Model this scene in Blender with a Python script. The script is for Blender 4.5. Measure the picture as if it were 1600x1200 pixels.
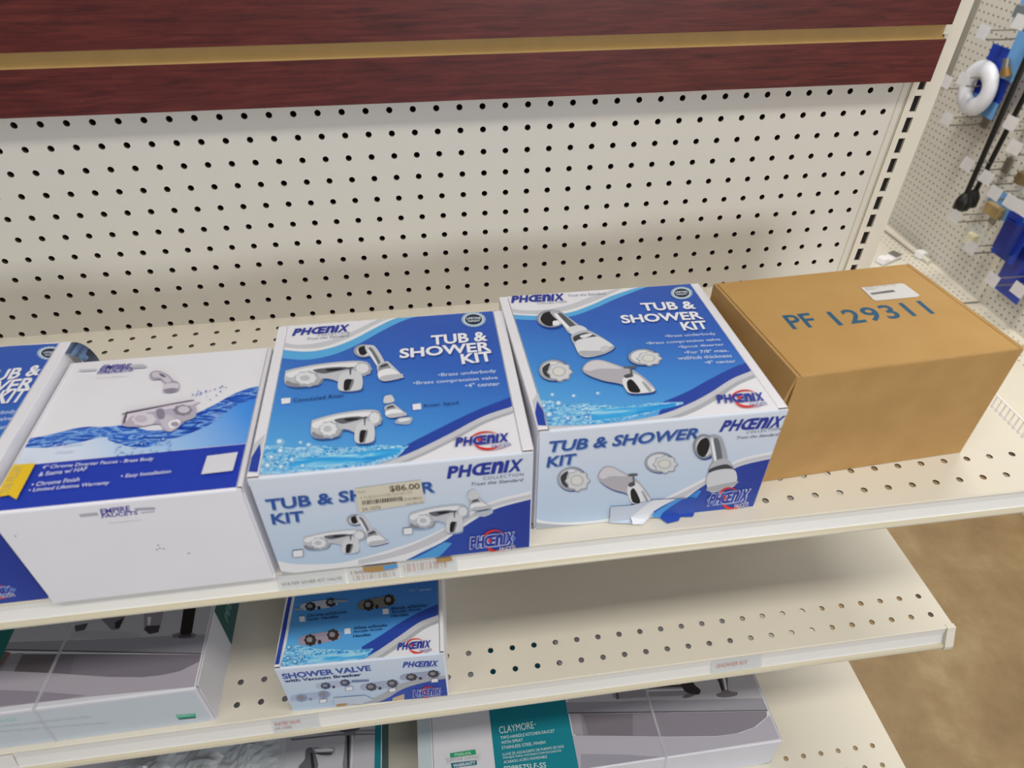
import bpy, math, random
import numpy as np
from mathutils import Matrix, Vector
from mathutils.geometry import tessellate_polygon

for o in list(bpy.data.objects): bpy.data.objects.remove(o)
scn = bpy.context.scene
COL = scn.collection
IN = 0.0254
ZF = 51.5                      # height (inches) of the survey origin above the shop floor
random.seed(4)

# ------------------------------------------------------------------ camera
F_PX = 1064.49
CAM = np.array([-21.9053, -30.2222, 9.8247])           # inches
def _rot(w):
    w = np.array(w, float); t = np.linalg.norm(w); k = w/t
    K = np.array([[0,-k[2],k[1]],[k[2],0,-k[0]],[-k[1],k[0],0]])
    return np.eye(3)+math.sin(t)*K+(1-math.cos(t))*K@K
R = _rot([0.6993, 0.1325, 0.0436]) @ np.array([[1,0,0],[0,0,1],[0,-1,0]], float)
def W(p): return (p[0]*IN, p[1]*IN, (p[2]+ZF)*IN)
cd = bpy.data.cameras.new('camera'); cam = bpy.data.objects.new('camera', cd); COL.objects.link(cam)
cd.sensor_width = 36; cd.lens = 36*F_PX/1600; cd.clip_start = .02; cd.clip_end = 60
M = Matrix([list(R[:,0])[:0] or [R[0][0],R[1][0],R[2][0],0],[R[0][1],R[1][1],R[2][1],0],[R[0][2],R[1][2],R[2][2],0],[0,0,0,1]])
M.translation = Vector(W(CAM)); cam.matrix_world = M
cd.dof.use_dof = True; cd.dof.focus_distance = .88; cd.dof.aperture_fstop = 6.3
scn.camera = cam

# ------------------------------------------------------------------ light
scn.view_settings.view_transform = 'Standard'; scn.view_settings.look = 'None'
scn.view_settings.exposure = -0.04; scn.view_settings.gamma = 1; scn.view_settings.use_curve_mapping = False
wd = bpy.data.worlds.new('shop_air'); scn.world = wd; wd.use_nodes = True
wd.node_tree.nodes['Background'].inputs[0].default_value = (.93,.95,1,1)
wd.node_tree.nodes['Background'].inputs[1].default_value = .30
def area(name, loc, target, sx, sy, power, color):
    l = bpy.data.lights.new(name, 'AREA'); l.shape = 'RECTANGLE'; l.size = sx*IN; l.size_y = sy*IN
    l.energy = power; l.color = color
    o = bpy.data.objects.new(name, l); COL.objects.link(o); o.location = W(loc)
    d = Vector(W(target))-Vector(W(loc)); o.rotation_euler = d.to_track_quat('-Z','Y').to_euler()
    return o
# rows of ceiling fluorescent lamps, and the daylight of the shop front behind the camera
area('ceiling_lamp', (-30,-40,66), (-30,-40,0), 96, 12, 22, (1,.96,.87))
area('ceiling_lamp', (60,-40,66), (60,-40,0), 96, 12, 26, (1,.96,.87))
area('ceiling_lamp', (-30,40,66), (-30,40,0), 96, 12, 16, (1,.96,.87))
area('ceiling_lamp', (22,45,66), (50,45,-20), 12, 96, 62, (1,.96,.87))
area('shop_window', (40,-230,38), (-10,0,-8), 90, 50, 125, (.92,.95,1))

# ------------------------------------------------------------------ back-projection of surveyed photo points on planes
def ray(u,v): return np.array([(u-800)/F_PX,(600-v)/F_PX,-1.])@R
def onplane(u,v,o,n):
    d = ray(u,v); t = np.dot(np.array(o,float)-CAM,n)/np.dot(d,n); return CAM+t*d

# ------------------------------------------------------------------ materials
def lin(h):
    c = [int(h[i:i+2],16)/255 for i in (0,2,4)]
    return tuple(x/12.92 if x<=.04045 else ((x+.055)/1.055)**2.4 for x in c)+(1,)
def newmat(name):
    m = bpy.data.materials.new(name); m.use_nodes = True
    return m, m.node_tree, m.node_tree.nodes['Principled BSDF']
def mat(name, h, rough=.5, metal=0, noise=0, nscale=40, bump=0, bscale=400, h2=None, spec=.5):
    m,t,b = newmat(name); N=t.nodes.new; L=t.links.new
    b.inputs['Roughness'].default_value = rough; b.inputs['Metallic'].default_value = metal
    b.inputs['Specular IOR Level'].default_value = spec
    c = lin(h)
    if noise or h2:
        tc=N('ShaderNodeTexCoord'); nz=N('ShaderNodeTexNoise'); nz.inputs['Scale'].default_value=nscale; nz.inputs['Detail'].default_value=5
        L(tc.outputs['Object'],nz.inputs['Vector'])
        rp=N('ShaderNodeValToRGB'); rp.color_ramp.elements[0].position=.3; rp.color_ramp.elements[1].position=.7
        c2 = lin(h2) if h2 else tuple(x*(1-noise) for x in c[:3])+(1,)
        rp.color_ramp.elements[0].color=c2; rp.color_ramp.elements[1].color=c
        L(nz.outputs['Fac'],rp.inputs['Fac']); L(rp.outputs['Color'],b.inputs['Base Color'])
    else: b.inputs['Base Color'].default_value = c
    if bump:
        tc=N('ShaderNodeTexCoord'); nz=N('ShaderNodeTexNoise'); nz.inputs['Scale'].default_value=bscale; nz.inputs['Detail'].default_value=3
        L(tc.outputs['Object'],nz.inputs['Vector']); bp=N('ShaderNodeBump'); bp.inputs['Strength'].default_value=bump; bp.inputs['Distance'].default_value=.001
        L(nz.outputs['Fac'],bp.inputs['Height']); L(bp.outputs['Normal'],b.inputs['Normal'])
    return m
_pr = {}
def ink(h, rough=.38):
    if h not in _pr: _pr[h] = mat('print_'+h, h, rough, spec=.4)
    return _pr[h]
def gradmat(name, stops, vec, lo, hi, rough=.35):
    """printed gradient: runs over the carton face in its own object space"""
    m,t,b = newmat(name); N=t.nodes.new; L=t.links.new
    tc=N('ShaderNodeTexCoord'); dt=N('ShaderNodeVectorMath'); dt.operation='DOT_PRODUCT'; dt.inputs[1].default_value=vec
    mr=N('ShaderNodeMapRange'); mr.inputs[1].default_value=lo*IN; mr.inputs[2].default_value=hi*IN
    rp=N('ShaderNodeValToRGB'); e=rp.color_ramp.elements
    e[0].position,e[0].color=stops[0][0],lin(stops[0][1]); e[1].position,e[1].color=stops[-1][0],lin(stops[-1][1])
    for p,c in stops[1:-1]: x=e.new(p); x.color=lin(c)
    L(tc.outputs['Object'],dt.inputs[0]); L(dt.outputs['Value'],mr.inputs[0]); L(mr.outputs[0],rp.inputs[0]); L(rp.outputs[0],b.inputs['Base Color'])
    b.inputs['Roughness'].default_value=rough; b.inputs['Specular IOR Level'].default_value=.4
    return m
def watermat(name, stops, scale, dist, sx=1, sy=2.4, thr=None):
    m,t,b = newmat(name); N=t.nodes.new; L=t.links.new
    tc=N('ShaderNodeTexCoord'); mp=N('ShaderNodeMapping'); mp.inputs['Scale'].default_value=(sx,sy,sy)
    nz=N('ShaderNodeTexNoise'); nz.inputs['Scale'].default_value=scale; nz.inputs['Detail'].default_value=4; nz.inputs['Distortion'].default_value=dist
    rp=N('ShaderNodeValToRGB'); e=rp.color_ramp.elements
    e[0].position,e[0].color=stops[0][0],lin(stops[0][1]); e[1].position,e[1].color=stops[-1][0],lin(stops[-1][1])
    for p,c in stops[1:-1]: x=e.new(p); x.color=lin(c)
    L(tc.outputs['Object'],mp.inputs[0]); L(mp.outputs[0],nz.inputs['Vector']); L(nz.outputs['Fac'],rp.inputs[0]); L(rp.outputs[0],b.inputs['Base Color'])
    b.inputs['Roughness'].default_value=.35
    return m

CREAM = mat('cream_powder_coat','dcd5c6',.42,noise=.04,nscale=6,bump=.12,bscale=700)
CREAM2 = mat('cream_pegboard','d2cdc3',.5,noise=.03,nscale=5,bump=.1,bscale=500)
LIPW = mat('channel_plastic','dedcd8',.3,noise=.04,nscale=10)
LIPT = mat('channel_tan','c9c0a8',.4)
DARK = mat('slot_shade','120e0b',.9)  # near-black filler: the shade inside the upright slots as a colour
HARD = mat('hardboard_back','2a1c12',.9)
KRAFT = mat('kraft_cardboard','b8925c',.75,noise=.13,nscale=25,bump=.25,bscale=260,h2='ae8853',spec=.25)
KRAFTD = mat('kraft_inner','6b4a2a',.85)
WHITE = mat('white_coated_board','ebebf2',.42,noise=.03,nscale=20,bump=.06,bscale=120)
WHITEW = mat('white_carton_edge','c8cad2',.5,noise=.05,nscale=30)
GREYW = mat('grey_white_board','d6d6de',.45,noise=.03,nscale=15)
TEAL = mat('teal_print','0b7585',.4,noise=.05,nscale=10)
TEALD = mat('dark_teal_print','0d4f50',.45)
BLK = mat('black_plastic','0c0c0a',.45)
GALV = mat('zinc_wire','8d8a80',.35,metal=.6)
TAGW = mat('white_tag_plastic','f2f0f2',.35)
BLUEC = mat('blue_card','1b3fa8',.4,h2='1533a0',nscale=12)
SKYC = mat('light_blue_card','6aa0d8',.4)
BRASS = mat('brass','a8834a',.35,metal=.7)
def clearmat(name,h,alpha,rough=.15):
    m,t,b=newmat(name); b.inputs['Base Color'].default_value=lin(h); b.inputs['Roughness'].default_value=rough
    b.inputs['Alpha'].default_value=alpha; return m
CLEAR = clearmat('clear_plastic','dfe4e6',.28)
FILM = clearmat('clear_film','c9d3d6',.40,.12)
STRAP = clearmat('clear_strapping','d8d8de',.35,.2)

def woodmat():
    m,t,b=newmat('mahogany_laminate'); N=t.nodes.new; L=t.links.new
    tc=N('ShaderNodeTexCoord'); mp=N('ShaderNodeMapping'); mp.inputs['Scale'].default_value=(1.6,1,22)
    nz=N('ShaderNodeTexNoise'); nz.inputs['Scale'].default_value=9; nz.inputs['Detail'].default_value=9; nz.inputs['Roughness'].default_value=.68; nz.inputs['Distortion'].default_value=.5
    rp=N('ShaderNodeValToRGB'); e=rp.color_ramp.elements
    e[0].position=.32; e[0].color=lin('381412'); e[1].position=.72; e[1].color=lin('6c2e27')
    x=e.new(.5); x.color=lin('561f1b')
    L(tc.outputs['Object'],mp.inputs[0]); L(mp.outputs[0],nz.inputs['Vector']); L(nz.outputs['Fac'],rp.inputs[0]); L(rp.outputs[0],b.inputs['Base Color'])
    b.inputs['Roughness'].default_value=.38
    return m
WOOD = woodmat()
MDF = mat('raw_mdf_groove','b08f55',.7,noise=.08,nscale=40)

def floormat():
    m,t,b=newmat('worn_concrete_floor'); N=t.nodes.new; L=t.links.new
    tc=N('ShaderNodeTexCoord')
    a=N('ShaderNodeTexNoise'); a.inputs['Scale'].default_value=5; a.inputs['Detail'].default_value=8; a.inputs['Roughness'].default_value=.65
    c=N('ShaderNodeTexNoise'); c.inputs['Scale'].default_value=70; c.inputs['Detail'].default_value=3
    r1=N('ShaderNodeValToRGB'); e=r1.color_ramp.elements; e[0].position=.34; e[0].color=lin('78603f'); e[1].position=.68; e[1].color=lin('978360')
    x=e.new(.52); x.color=lin('876f4b')
    r2=N('ShaderNodeValToRGB'); e=r2.color_ramp.elements; e[0].position=.66; e[0].color=(0,0,0,1); e[1].position=.76; e[1].color=(.35,.35,.35,1)
    mx=N('ShaderNodeMix'); mx.data_type='RGBA'; mx.inputs[7].default_value=lin('b49a72')
    L(tc.outputs['Object'],a.inputs['Vector']); L(tc.outputs['Object'],c.inputs['Vector'])
    L(a.outputs['Fac'],r1.inputs[0]); L(c.outputs['Fac'],r2.inputs[0]); L(r1.outputs[0],mx.inputs[6]); L(r2.outputs[0],mx.inputs[0]); L(mx.outputs[2],b.inputs['Base Color'])
    b.inputs['Roughness'].default_value=.5
    return m

# ------------------------------------------------------------------ mesh builder (all coordinates in inches)
class MB:
    def __init__(s): s.v=[]; s.f=[]; s.m=[]; s.sm=[]; s.mats=[]
    def mi(s,m):
        if m not in s.mats: s.mats.append(m)
        return s.mats.index(m)
    def add(s,vs,fs,m,smooth=False):
        o=len(s.v); s.v+= [tuple(map(float,p)) for p in vs]; i=s.mi(m)
        for f in fs: s.f.append([o+k for k in f]); s.m.append(i); s.sm.append(smooth)
    def hexa(s,p,m):            # 8 points: bottom 4 ccw then top 4
        s.add(p,[(3,2,1,0),(4,5,6,7),(0,1,5,4),(1,2,6,5),(2,3,7,6),(3,0,4,7)],m)
    def box(s,x0,x1,y0,y1,z0,z1,m,fr=None):
        p=[(x0,y0,z0),(x1,y0,z0),(x1,y1,z0),(x0,y1,z0),(x0,y0,z1),(x1,y0,z1),(x1,y1,z1),(x0,y1,z1)]
        if fr: p=[fr(q) for q in p]
        s.hexa(p,m)
    def prof(s,pts,x0,x1,m,fr=None,closed=True,mats=None):     # (y,z) profile extruded along x
        n=len(pts); a=[(x0,y,z) for y,z in pts]+[(x1,y,z) for y,z in pts]
        if fr: a=[fr(q) for q in a]
        for i in range(n if closed else n-1):
            j=(i+1)%n
            s.add([a[i],a[j],a[n+j],a[n+i]],[(0,1,2,3)],(mats[i] if mats else m))
        if closed:
            t=tessellate_polygon([[Vector((y,z,0)) for y,z in pts]])
            s.add(a,[tuple(q) for q in t]+[tuple(n+k for k in q[::-1]) for q in t],m)
    def tube(s,pts,r,m,n=8,caps=True,radii=None):
        pts=[np.array(p,float) for p in pts]; rings=[]
        up=np.array([0.13,.21,.97])
        for i,p in enumerate(pts):
            a=pts[max(i-1,0)]; b=pts[min(i+1,len(pts)-1)]; d=(b-a); d/=np.linalg.norm(d)+1e-12
            u=np.cross(d,up); 
            if np.linalg.norm(u)<1e-3: u=np.cross(d,[1,0,0])
            u/=np.linalg.norm(u); w=np.cross(d,u); rr=radii[i] if radii else r
            rings.append([p+rr*(math.cos(2*math.pi*k/n)*u+math.sin(2*math.pi*k/n)*w) for k in range(n)])
        vs=[q for g in rings for q in g]; fs=[]
        for i in range(len(pts)-1):
            for k in range(n):
                k2=(k+1)%n; fs.append((i*n+k,i*n+k2,(i+1)*n+k2,(i+1)*n+k))
        s.add(vs,fs,m,True)
        if caps:
            s.add(rings[0],[tuple(range(n))[::-1]],m); s.add(rings[-1],[tuple(range(n))],m)
    def build(s,name,parent=None,origin=None,bevel=0):
        org=np.array(origin if origin is not None else (parent['_o'] if parent else (0,0,-ZF)),float)
        me=bpy.data.meshes.new(name)
        me.from_pydata([tuple((np.array(p)-org)*IN) for p in s.v],[],s.f)
        for m in s.mats: me.materials.append(m)
        me.polygons.foreach_set('material_index',s.m); me.polygons.foreach_set('use_smooth',s.sm); me.update()
        o=bpy.data.objects.new(name,me); COL.objects.link(o)
        if parent: o.parent=parent
        else: o.location=W(org)
        o['_o']=[float(x) for x in org]
        if bevel:
            b=o.modifiers.new('bevel','BEVEL'); b.width=bevel*IN; b.segments=2; b.limit_method='ANGLE'
        return o
def thing(name,label,cat,org,group=None):
    o=bpy.data.objects.new(name,None); COL.objects.link(o); o.location=W(org); o.empty_display_size=.02
    o['_o']=[float(x) for x in org]; o['label']=label; o['category']=cat
    if group:o['group']=group
    return o
def tag(o,label,cat,group=None):
    o['label']=label;o['category']=cat
    if group:o['group']=group
    return o
def cr(P,closed=False,n=6):     # catmull-rom
    P=[np.array(p,float) for p in P]; N=len(P); out=[]
    for i in range(N if closed else N-1):
        if closed: a,b,c,d=P[i-1],P[i],P[(i+1)%N],P[(i+2)%N]
        else: a,b,c,d=P[max(i-1,0)],P[i],P[i+1],P[min(i+2,N-1)]
        for k in range(n):
            t=k/n; out.append(.5*((2*b)+(c-a)*t+(2*a-5*b+4*c-d)*t*t+(3*b-a-3*c+d)*t**3))
    if not closed: out.append(P[-1])
    return out

# ------------------------------------------------------------------ lettering
_tc={}
def glyphs(s,bold=0,shear=0,space=1):
    k=(s,bold,shear,space)
    if k not in _tc:
        c=bpy.data.curves.new('t','FONT'); c.body=s; c.offset=bold; c.shear=shear; c.space_character=space; c.resolution_u=3; c.space_line=.95
        o=bpy.data.objects.new('t',c); COL.objects.link(o)
        dg=bpy.context.evaluated_depsgraph_get(); e=o.evaluated_get(dg); me=e.to_mesh()
        v=[(p.co.x,p.co.y) for p in me.vertices]; f=[tuple(p.vertices) for p in me.polygons]
        e.to_mesh_clear(); bpy.data.objects.remove(o); bpy.data.curves.remove(c)
        if not v: v=[(0,0),(1,0),(0,1)]
        a=np.array(v); lo=a.min(0); hi=a.max(0)
        _tc[k]=((a-lo)/(hi-lo+1e-9),f,(hi-lo))
    return _tc[k]
# the wordmark printed on the shower kits: caps with an arch-shaped n
def wordmark(B=.05):
    kk='wm%g'%B
    if kk not in _tc:
        V=[];F=[];x=0
        for s in ('P','H','\u0152','n','I','X'):
            a,f,sz=glyphs(s,B,0); w={'P':.68,'H':.78,'\u0152':1.25,'n':.78,'I':.26,'X':.86}[s]
            o=len(V); V+= [(x+p[0]*w+.22*p[1],p[1]) for p in a]; F+= [tuple(o+k for k in q) for q in f]; x+=w+.05
        a=np.array(V); a[:,0]/=a[:,0].max(); _tc[kk]=(a,F,None)
    return _tc[kk]

LAY=.0006
class Face:
    """a flat carton face; points are given either in photo pixels of a measured crop or in face inches"""
    def __init__(s,mb,o,ex,ey,crop=(0,0,1)):
        s.mb=mb; s.o=np.array(o,float); s.ex=np.array(ex,float); s.ex/=np.linalg.norm(s.ex)
        s.n=np.cross(s.ex,ey); s.n/=np.linalg.norm(s.n); s.ey=np.cross(s.n,s.ex); s.k=3; s.crop=crop; s.clip=None
    def bp(s,q):
        ox,oy,sc=s.crop; p=onplane(ox+q[0]/sc,oy+q[1]/sc,s.o,s.n)-s.o
        r=np.array([p@s.ex,p@s.ey])
        if s.clip is not None:
            r[0]=min(max(r[0],s.clip[0]),s.clip[1]); r[1]=min(max(r[1],s.clip[2]),s.clip[3])
        return r
    def P(s,st,k): return s.o+st[0]*s.ex+st[1]*s.ey+s.n*(k*LAY)
    def raw(s,st,m,lay=None):
        if lay is None: s.k+=1; lay=s.k
        t=tessellate_polygon([[Vector((a[0],a[1],0)) for a in st]])
        vs=[s.P(a,lay) for a in st]; fs=[]
        for q in t:
            a,b,c=[np.array(st[i],float)[:2] for i in q]
            cr_=(b[0]-a[0])*(c[1]-a[1])-(b[1]-a[1])*(c[0]-a[0])
            if abs(cr_)<1e-9: continue
            fs.append(tuple(q) if cr_>0 else tuple(q[::-1]))
        s.mb.add(vs,fs,m)
    def poly(s,pts,m,smooth=False,lay=None):
        if smooth: pts=cr(pts,True,5)
        s.raw([s.bp(p) for p in pts],m,lay)
    def band(s,up,lo,m,lay=None):          # between two smooth curves, both left to right
        s.raw([s.bp(p) for p in cr(up)]+[s.bp(p) for p in cr(lo)[::-1]],m,lay)
    def ell(s,c,rx,ry,m,n=28,rot=0,scal=0,ns=8,lay=None):
        p=[]
        for i in range(n):
            a=2*math.pi*i/n; r=1+scal*math.cos(ns*a); x=rx*r*math.cos(a); y=ry*r*math.sin(a)
            p.append((c[0]+x*math.cos(rot)-y*math.sin(rot),c[1]+x*math.sin(rot)+y*math.cos(rot)))
        s.raw([s.bp(q) for q in p],m,lay)
    def ring(s,c,rx,ry,w,m,a0=0,a1=360,n=24,rot=0,taper=False):
        o=[];i_=[]
        for i in range(n+1):
            f=i/n; a=math.radians(a0+(a1-a0)*f); ww=w*(math.sin(math.pi*f) if taper else 1)
            for L_,k in ((o,1),(i_,0)):
                x=(rx-(0 if k else ww))*math.cos(a); y=(ry-(0 if k else ww*.8))*math.sin(a)
                L_.append(s.bp((c[0]+x*math.cos(rot)-y*math.sin(rot),c[1]+x*math.sin(rot)+y*math.cos(rot))))
        s.k+=1
        for i in range(n): 
            vs=[s.P(q,s.k) for q in (o[i],o[i+1],i_[i+1],i_[i])]; s.mb.add(vs,[(0,1,2,3)],m)
    def text(s,txt,pL,pR,pT,m,bold=0,shear=0,space=1,wm=False,inch=False):
        a,f,_=wordmark(wm if isinstance(wm,float) else .05) if wm else glyphs(txt,bold,shear,space)
        if inch: A,Bp,T=map(np.array,(pL,pR,pT))
        else: A=s.bp(pL);Bp=s.bp(pR);T=s.bp(pT)
        e=Bp-A; L_=np.linalg.norm(e); e/=L_; p=np.array([-e[1],e[0]]); h=abs((T-A)@p)
        s.k+=1
        s.mb.add([s.P(A+e*L_*q[0]+p*h*q[1],s.k) for q in a],[tuple(x) for x in f],m)
    def line(s,a,b,w,m):
        A=s.bp(a);Bp=s.bp(b);d=Bp-A;d/=np.linalg.norm(d);p=np.array([-d[1],d[0]])*w/2
        s.raw([A-p,Bp-p,Bp+p,A+p],m)
# printed pictures of the fittings, drawn in the pixels of one crop and carried to another by a box-to-box map
def mapper(src,dst):
    return lambda P:[(dst[0]+(x-src[0])*(dst[2]-dst[0])/(src[2]-src[0]),dst[1]+(y-src[1])*(dst[3]-dst[1])/(src[3]-src[1])) for x,y in P]
C1,C2,C3,C4,C5,C6='cdced4','a4a7af','eceef2','5b5f68','1d1e22','838791'
SHAD='23408c'
def art_valve(F,dst,shadow='355a9c',warm=False):
    g=mapper((175,250,530,378),dst); k=lambda P,h,sm=True:F.poly(g(P),ink(h),sm)
    body=[(176,300),(190,290),(300,268),(430,254),(500,254),(524,266),(531,300),(500,310),(494,330),(490,372),(405,377),(396,340),(335,326),(310,352),(225,362),(176,348)]
    k([(x+5,y+7) for x,y in body],shadow); k(body,'c3c6cd'); k([(185,302),(300,276),(430,262),(500,262),(512,272),(400,284),(300,300),(200,322)],'e9ebef')
    k([(290,292),(345,282),(420,278),(440,286),(375,300),(330,306)],'62666f'); k([(345,288),(400,284),(420,288),(360,296)],C5)
    k([(185,335),(215,346),(300,350),(330,326),(335,332),(312,354),(222,362),(180,350)],'8a8e98')
    F.ell(g([(268,328)])[0],(dst[2]-dst[0])*.15,(dst[3]-dst[1])*.25,ink('b1b5bd'),scal=.07,ns=9,n=54)
    F.ell(g([(262,325)])[0],(dst[2]-dst[0])*.12,(dst[3]-dst[1])*.19,ink('e2e4e9'),scal=.06,ns=9,n=54)
    F.ell(g([(258,325)])[0],(dst[2]-dst[0])*.06,(dst[3]-dst[1])*.09,ink('bfc3ca'))
    F.ell(g([(500,287)])[0],(dst[2]-dst[0])*.10,(dst[3]-dst[1])*.22,ink('a9adb6'),scal=.07,ns=9,n=54)
    F.ell(g([(497,284)])[0],(dst[2]-dst[0])*.075,(dst[3]-dst[1])*.16,ink('dfe2e7'),scal=.05,ns=9,n=54)
    k([(400,325),(420,302),(470,296),(494,308),(490,370),(402,376)],'d3d6db'); k([(424,334),(452,330),(462,340),(440,374),(420,374)],C5); k([(456,330),(462,340),(448,374),(440,374)],'7d818a')
    k([(443,284),(452,284),(450,312),(444,312)],C4,False); k([(436,282),(458,279),(458,286),(436,288)],C4)
def art_head(F,dst,small=False):
    g=mapper((462,185,668,342),dst); k=lambda P,h,sm=True:F.poly(g(P),ink(h),sm); dx=(dst[2]-dst[0])/206; dy=(dst[3]-dst[1])/157
    if not small:
        F.ell(g([(505,215)])[0],42*dx,28*dy,ink(SHAD)); F.ell(g([(502,212)])[0],41*dx,27*dy,ink('a0a4ad')); F.ell(g([(505,213)])[0],32*dx,20*dy,ink('d9dbe0'))
        F.poly(g([(482,200),(515,192),(520,215),(505,230),(486,225)]),ink(C5),True); 
        k([(508,192),(535,188),(555,200),(590,262),(562,278),(540,245),(518,222)],C1); k([(524,205),(540,204),(574,262),(562,268)],'70747d'); k([(520,212),(530,212),(560,264),(552,266)],C3)
    k([(565,275),(600,258),(616,268),(668,320),(660,330),(582,342),(560,300)],SHAD)
    k([(560,272),(596,256),(612,264),(664,316),(656,326),(580,338),(562,300)],C1)
    k([(566,276),(596,262),(612,278),(608,290),(570,300)],'8f939c'); k([(572,276),(598,266),(604,272),(576,282)],'3a3c44')
    k([(562,302),(612,286),(664,316),(658,326),(580,338)],C3); k([(578,318),(660,308),(664,316),(656,326),(580,338)],'bfc1c8')
def art_bighead(F,dst):
    g=mapper((190,183,530,385),dst); k=lambda P,h,sm=True:F.poly(g(P),ink(h),sm); dx=(dst[2]-dst[0])/340; dy=(dst[3]-dst[1])/202
    F.ell(g([(258,224)])[0],66*dx,42*dy,ink(SHAD)); F.ell(g([(254,220)])[0],63*dx,38*dy,ink('9498a2')); F.ell(g([(256,221)])[0],54*dx,31*dy,ink('d2d4da'))
    k([(208,215),(225,195),(262,190),(285,215),(262,250),(235,250),(212,235)],C5); k([(262,232),(285,230),(290,246),(265,250)],C3)
    k([(250,188),(290,190),(330,215),(385,262),(335,285),(300,240),(268,215)],'b5b8c0'); k([(285,196),(310,204),(368,258),(350,266),(300,220)],'575b64'); k([(268,202),(284,204),(338,264),(330,270),(292,232)],'f0f1f4')
    k([(330,262),(378,250),(412,268),(400,290),(352,296)],'dadce2'); k([(345,300),(404,280),(445,286),(520,335),(530,356),(470,384),(392,390),(362,345)],SHAD)
    k([(342,294),(400,272),(440,282),(516,330),(526,352),(468,380),(388,385),(358,340)],'b9bcc4'); k([(352,300),(402,282),(440,292),(452,304),(366,322)],'3f424a'); k([(380,296),(420,286),(432,292),(396,306)],'e6e8ec')
    k([(360,322),(440,300),(470,304),(518,332),(526,352),(468,380),(388,385)],'dfe1e6'); k([(380,362),(470,360),(520,340),(526,352),(468,380),(388,385)],'b2b5bd'); k([(470,345),(500,340),(505,356),(476,366)],'c9ccd2')
def art_knob(F,c,rx,ry,right=False):
    d=rx*.22*(1 if not right else 1)
    F.ell((c[0]-d+3,c[1]-2),rx*.86,ry*.98,ink(SHAD)); F.ell((c[0]-d,c[1]-4),rx*.82,ry*.92,ink('a2a6af')); F.ell((c[0]-d,c[1]-5),rx*.68,ry*.74,ink('dfe1e6'))
    if not right: F.poly([(c[0]-d-rx*.62,c[1]-ry*.3),(c[0]-d-rx*.2,c[1]-ry*.7),(c[0]-d-rx*.3,c[1]),(c[0]-d-rx*.2,c[1]+ry*.6),(c[0]-d-rx*.55,c[1]+ry*.3)],ink('3a3c42'),True)
    F.ell((c[0]+d*.6,c[1]+ry*.1),rx*.68,ry*.82,ink('999da6'),scal=.09,ns=8,n=56); F.ell((c[0]+d*.55,c[1]+ry*.06),rx*.61,ry*.72,ink('d6d8dc'),scal=.09,ns=8,n=56)
    F.ell((c[0]+d*.4,c[1]+ry*.05),rx*.4,ry*.45,ink('bfbfbc')); F.ell((c[0]+d*.35,c[1]+ry*.03),rx*.3,ry*.33,ink('dcdcd8'))
def art_spout(F,dst):
    g=mapper((388,400,708,550),dst); k=lambda P,h,sm=True:F.poly(g(P),ink(h),sm)
    o=[(390,440),(420,408),(470,402),(530,420),(565,432),(610,446),(670,488),(708,535),(650,548),(590,545),(565,510),(480,492),(410,465)]
    k([(x+5,y+6) for x,y in o],SHAD); k(o,'b4b2ba'); k([(396,440),(422,412),(470,406),(530,426),(560,440),(470,440),(420,450)],'d4d2d8')
    k([(565,500),(580,470),(630,468),(690,520),(706,536),(650,547),(592,543)],'e3e5ea'); k([(584,500),(606,488),(640,530),(636,545),(596,540)],C5); k([(650,500),(662,500),(690,532),(680,540)],C2)
    k([(575,432),(622,430),(624,438),(576,440)],C4); k([(596,438),(606,438),(610,468),(600,468)],C4,False); k([(572,470),(600,462),(612,474),(580,482)],'50535b')
def logo(F,pL,pR,pT,col='2a3a9a',sub=None,subcol='50557a'):
    F.text('',pL,pR,pT,ink(col),wm=True)
def logo_swirl(F,pL,pR,pT,col='2a3a9a',white=False):
    cx=(pL[0]+pR[0])/2; cy=(pL[1]+pR[1])/2-(pL[1]-pT[1])/2; w=pR[0]-pL[0]; h=(pL[1]-pT[1]); ro=math.atan2(pR[1]-pL[1],w)
    if white:
        F.ell((cx,cy+h*.05),w*.53,h*.6,ink('5f7cc6'),rot=ro)
    F.ring((cx+w*.04,cy+h*.02),w*.28,h*.95,h*.22,ink('d8342c'),-200,-25,rot=ro,taper=True)
    F.ring((cx+w*.10,cy+h*.15),w*.26,h*1.0,h*.34,ink('d8342c'),35,185,rot=ro,taper=True)
    F.ring((cx+w*.18,cy+h*.2),w*.36,h*.95,h*.08,ink('8c5a78'),20,110,rot=ro,taper=True)
    F.text('',(pL[0]-3,pL[1]+3),(pR[0]+3,pR[1]+3),(pT[0]-3,pT[1]-3),ink('c3cbe8'),wm=.11) if white else None
    F.text('',pL,pR,pT,ink(col),wm=True)
    F.ell((cx-w*.06,cy),w*.035,h*.2,ink('d8342c'))
    F.text('FAUCETS',(cx+w*.17,pR[1]+h*.55+(pL[1]-pR[1])*.3),(pR[0]+w*.02,pR[1]+h*.48),(cx+w*.17,pR[1]+h*.2+(pL[1]-pR[1])*.3),ink('3c4aa0' if not white else 'dfe3f4'),bold=.01)
def seal(F,c,rx,ry):
    F.ell(c,rx,ry,ink('a9c3d6'),scal=.05,ns=22,n=132); F.ell(c,rx*.8,ry*.8,ink('dfe8ee'),n=36); F.ell(c,rx*.72,ry*.72,ink('21344c'),n=36)
    F.text('LIFETIME',(c[0]-rx*.58,c[1]+ry*.02),(c[0]+rx*.6,c[1]-ry*.06),(c[0]-rx*.58,c[1]-ry*.26),ink('dfe8ee'),bold=.02)
    F.text('WARRANTY',(c[0]-rx*.5,c[1]+ry*.36),(c[0]+rx*.55,c[1]+ry*.28),(c[0]-rx*.5,c[1]+ry*.12),ink('dfe8ee'),bold=.02)
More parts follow.
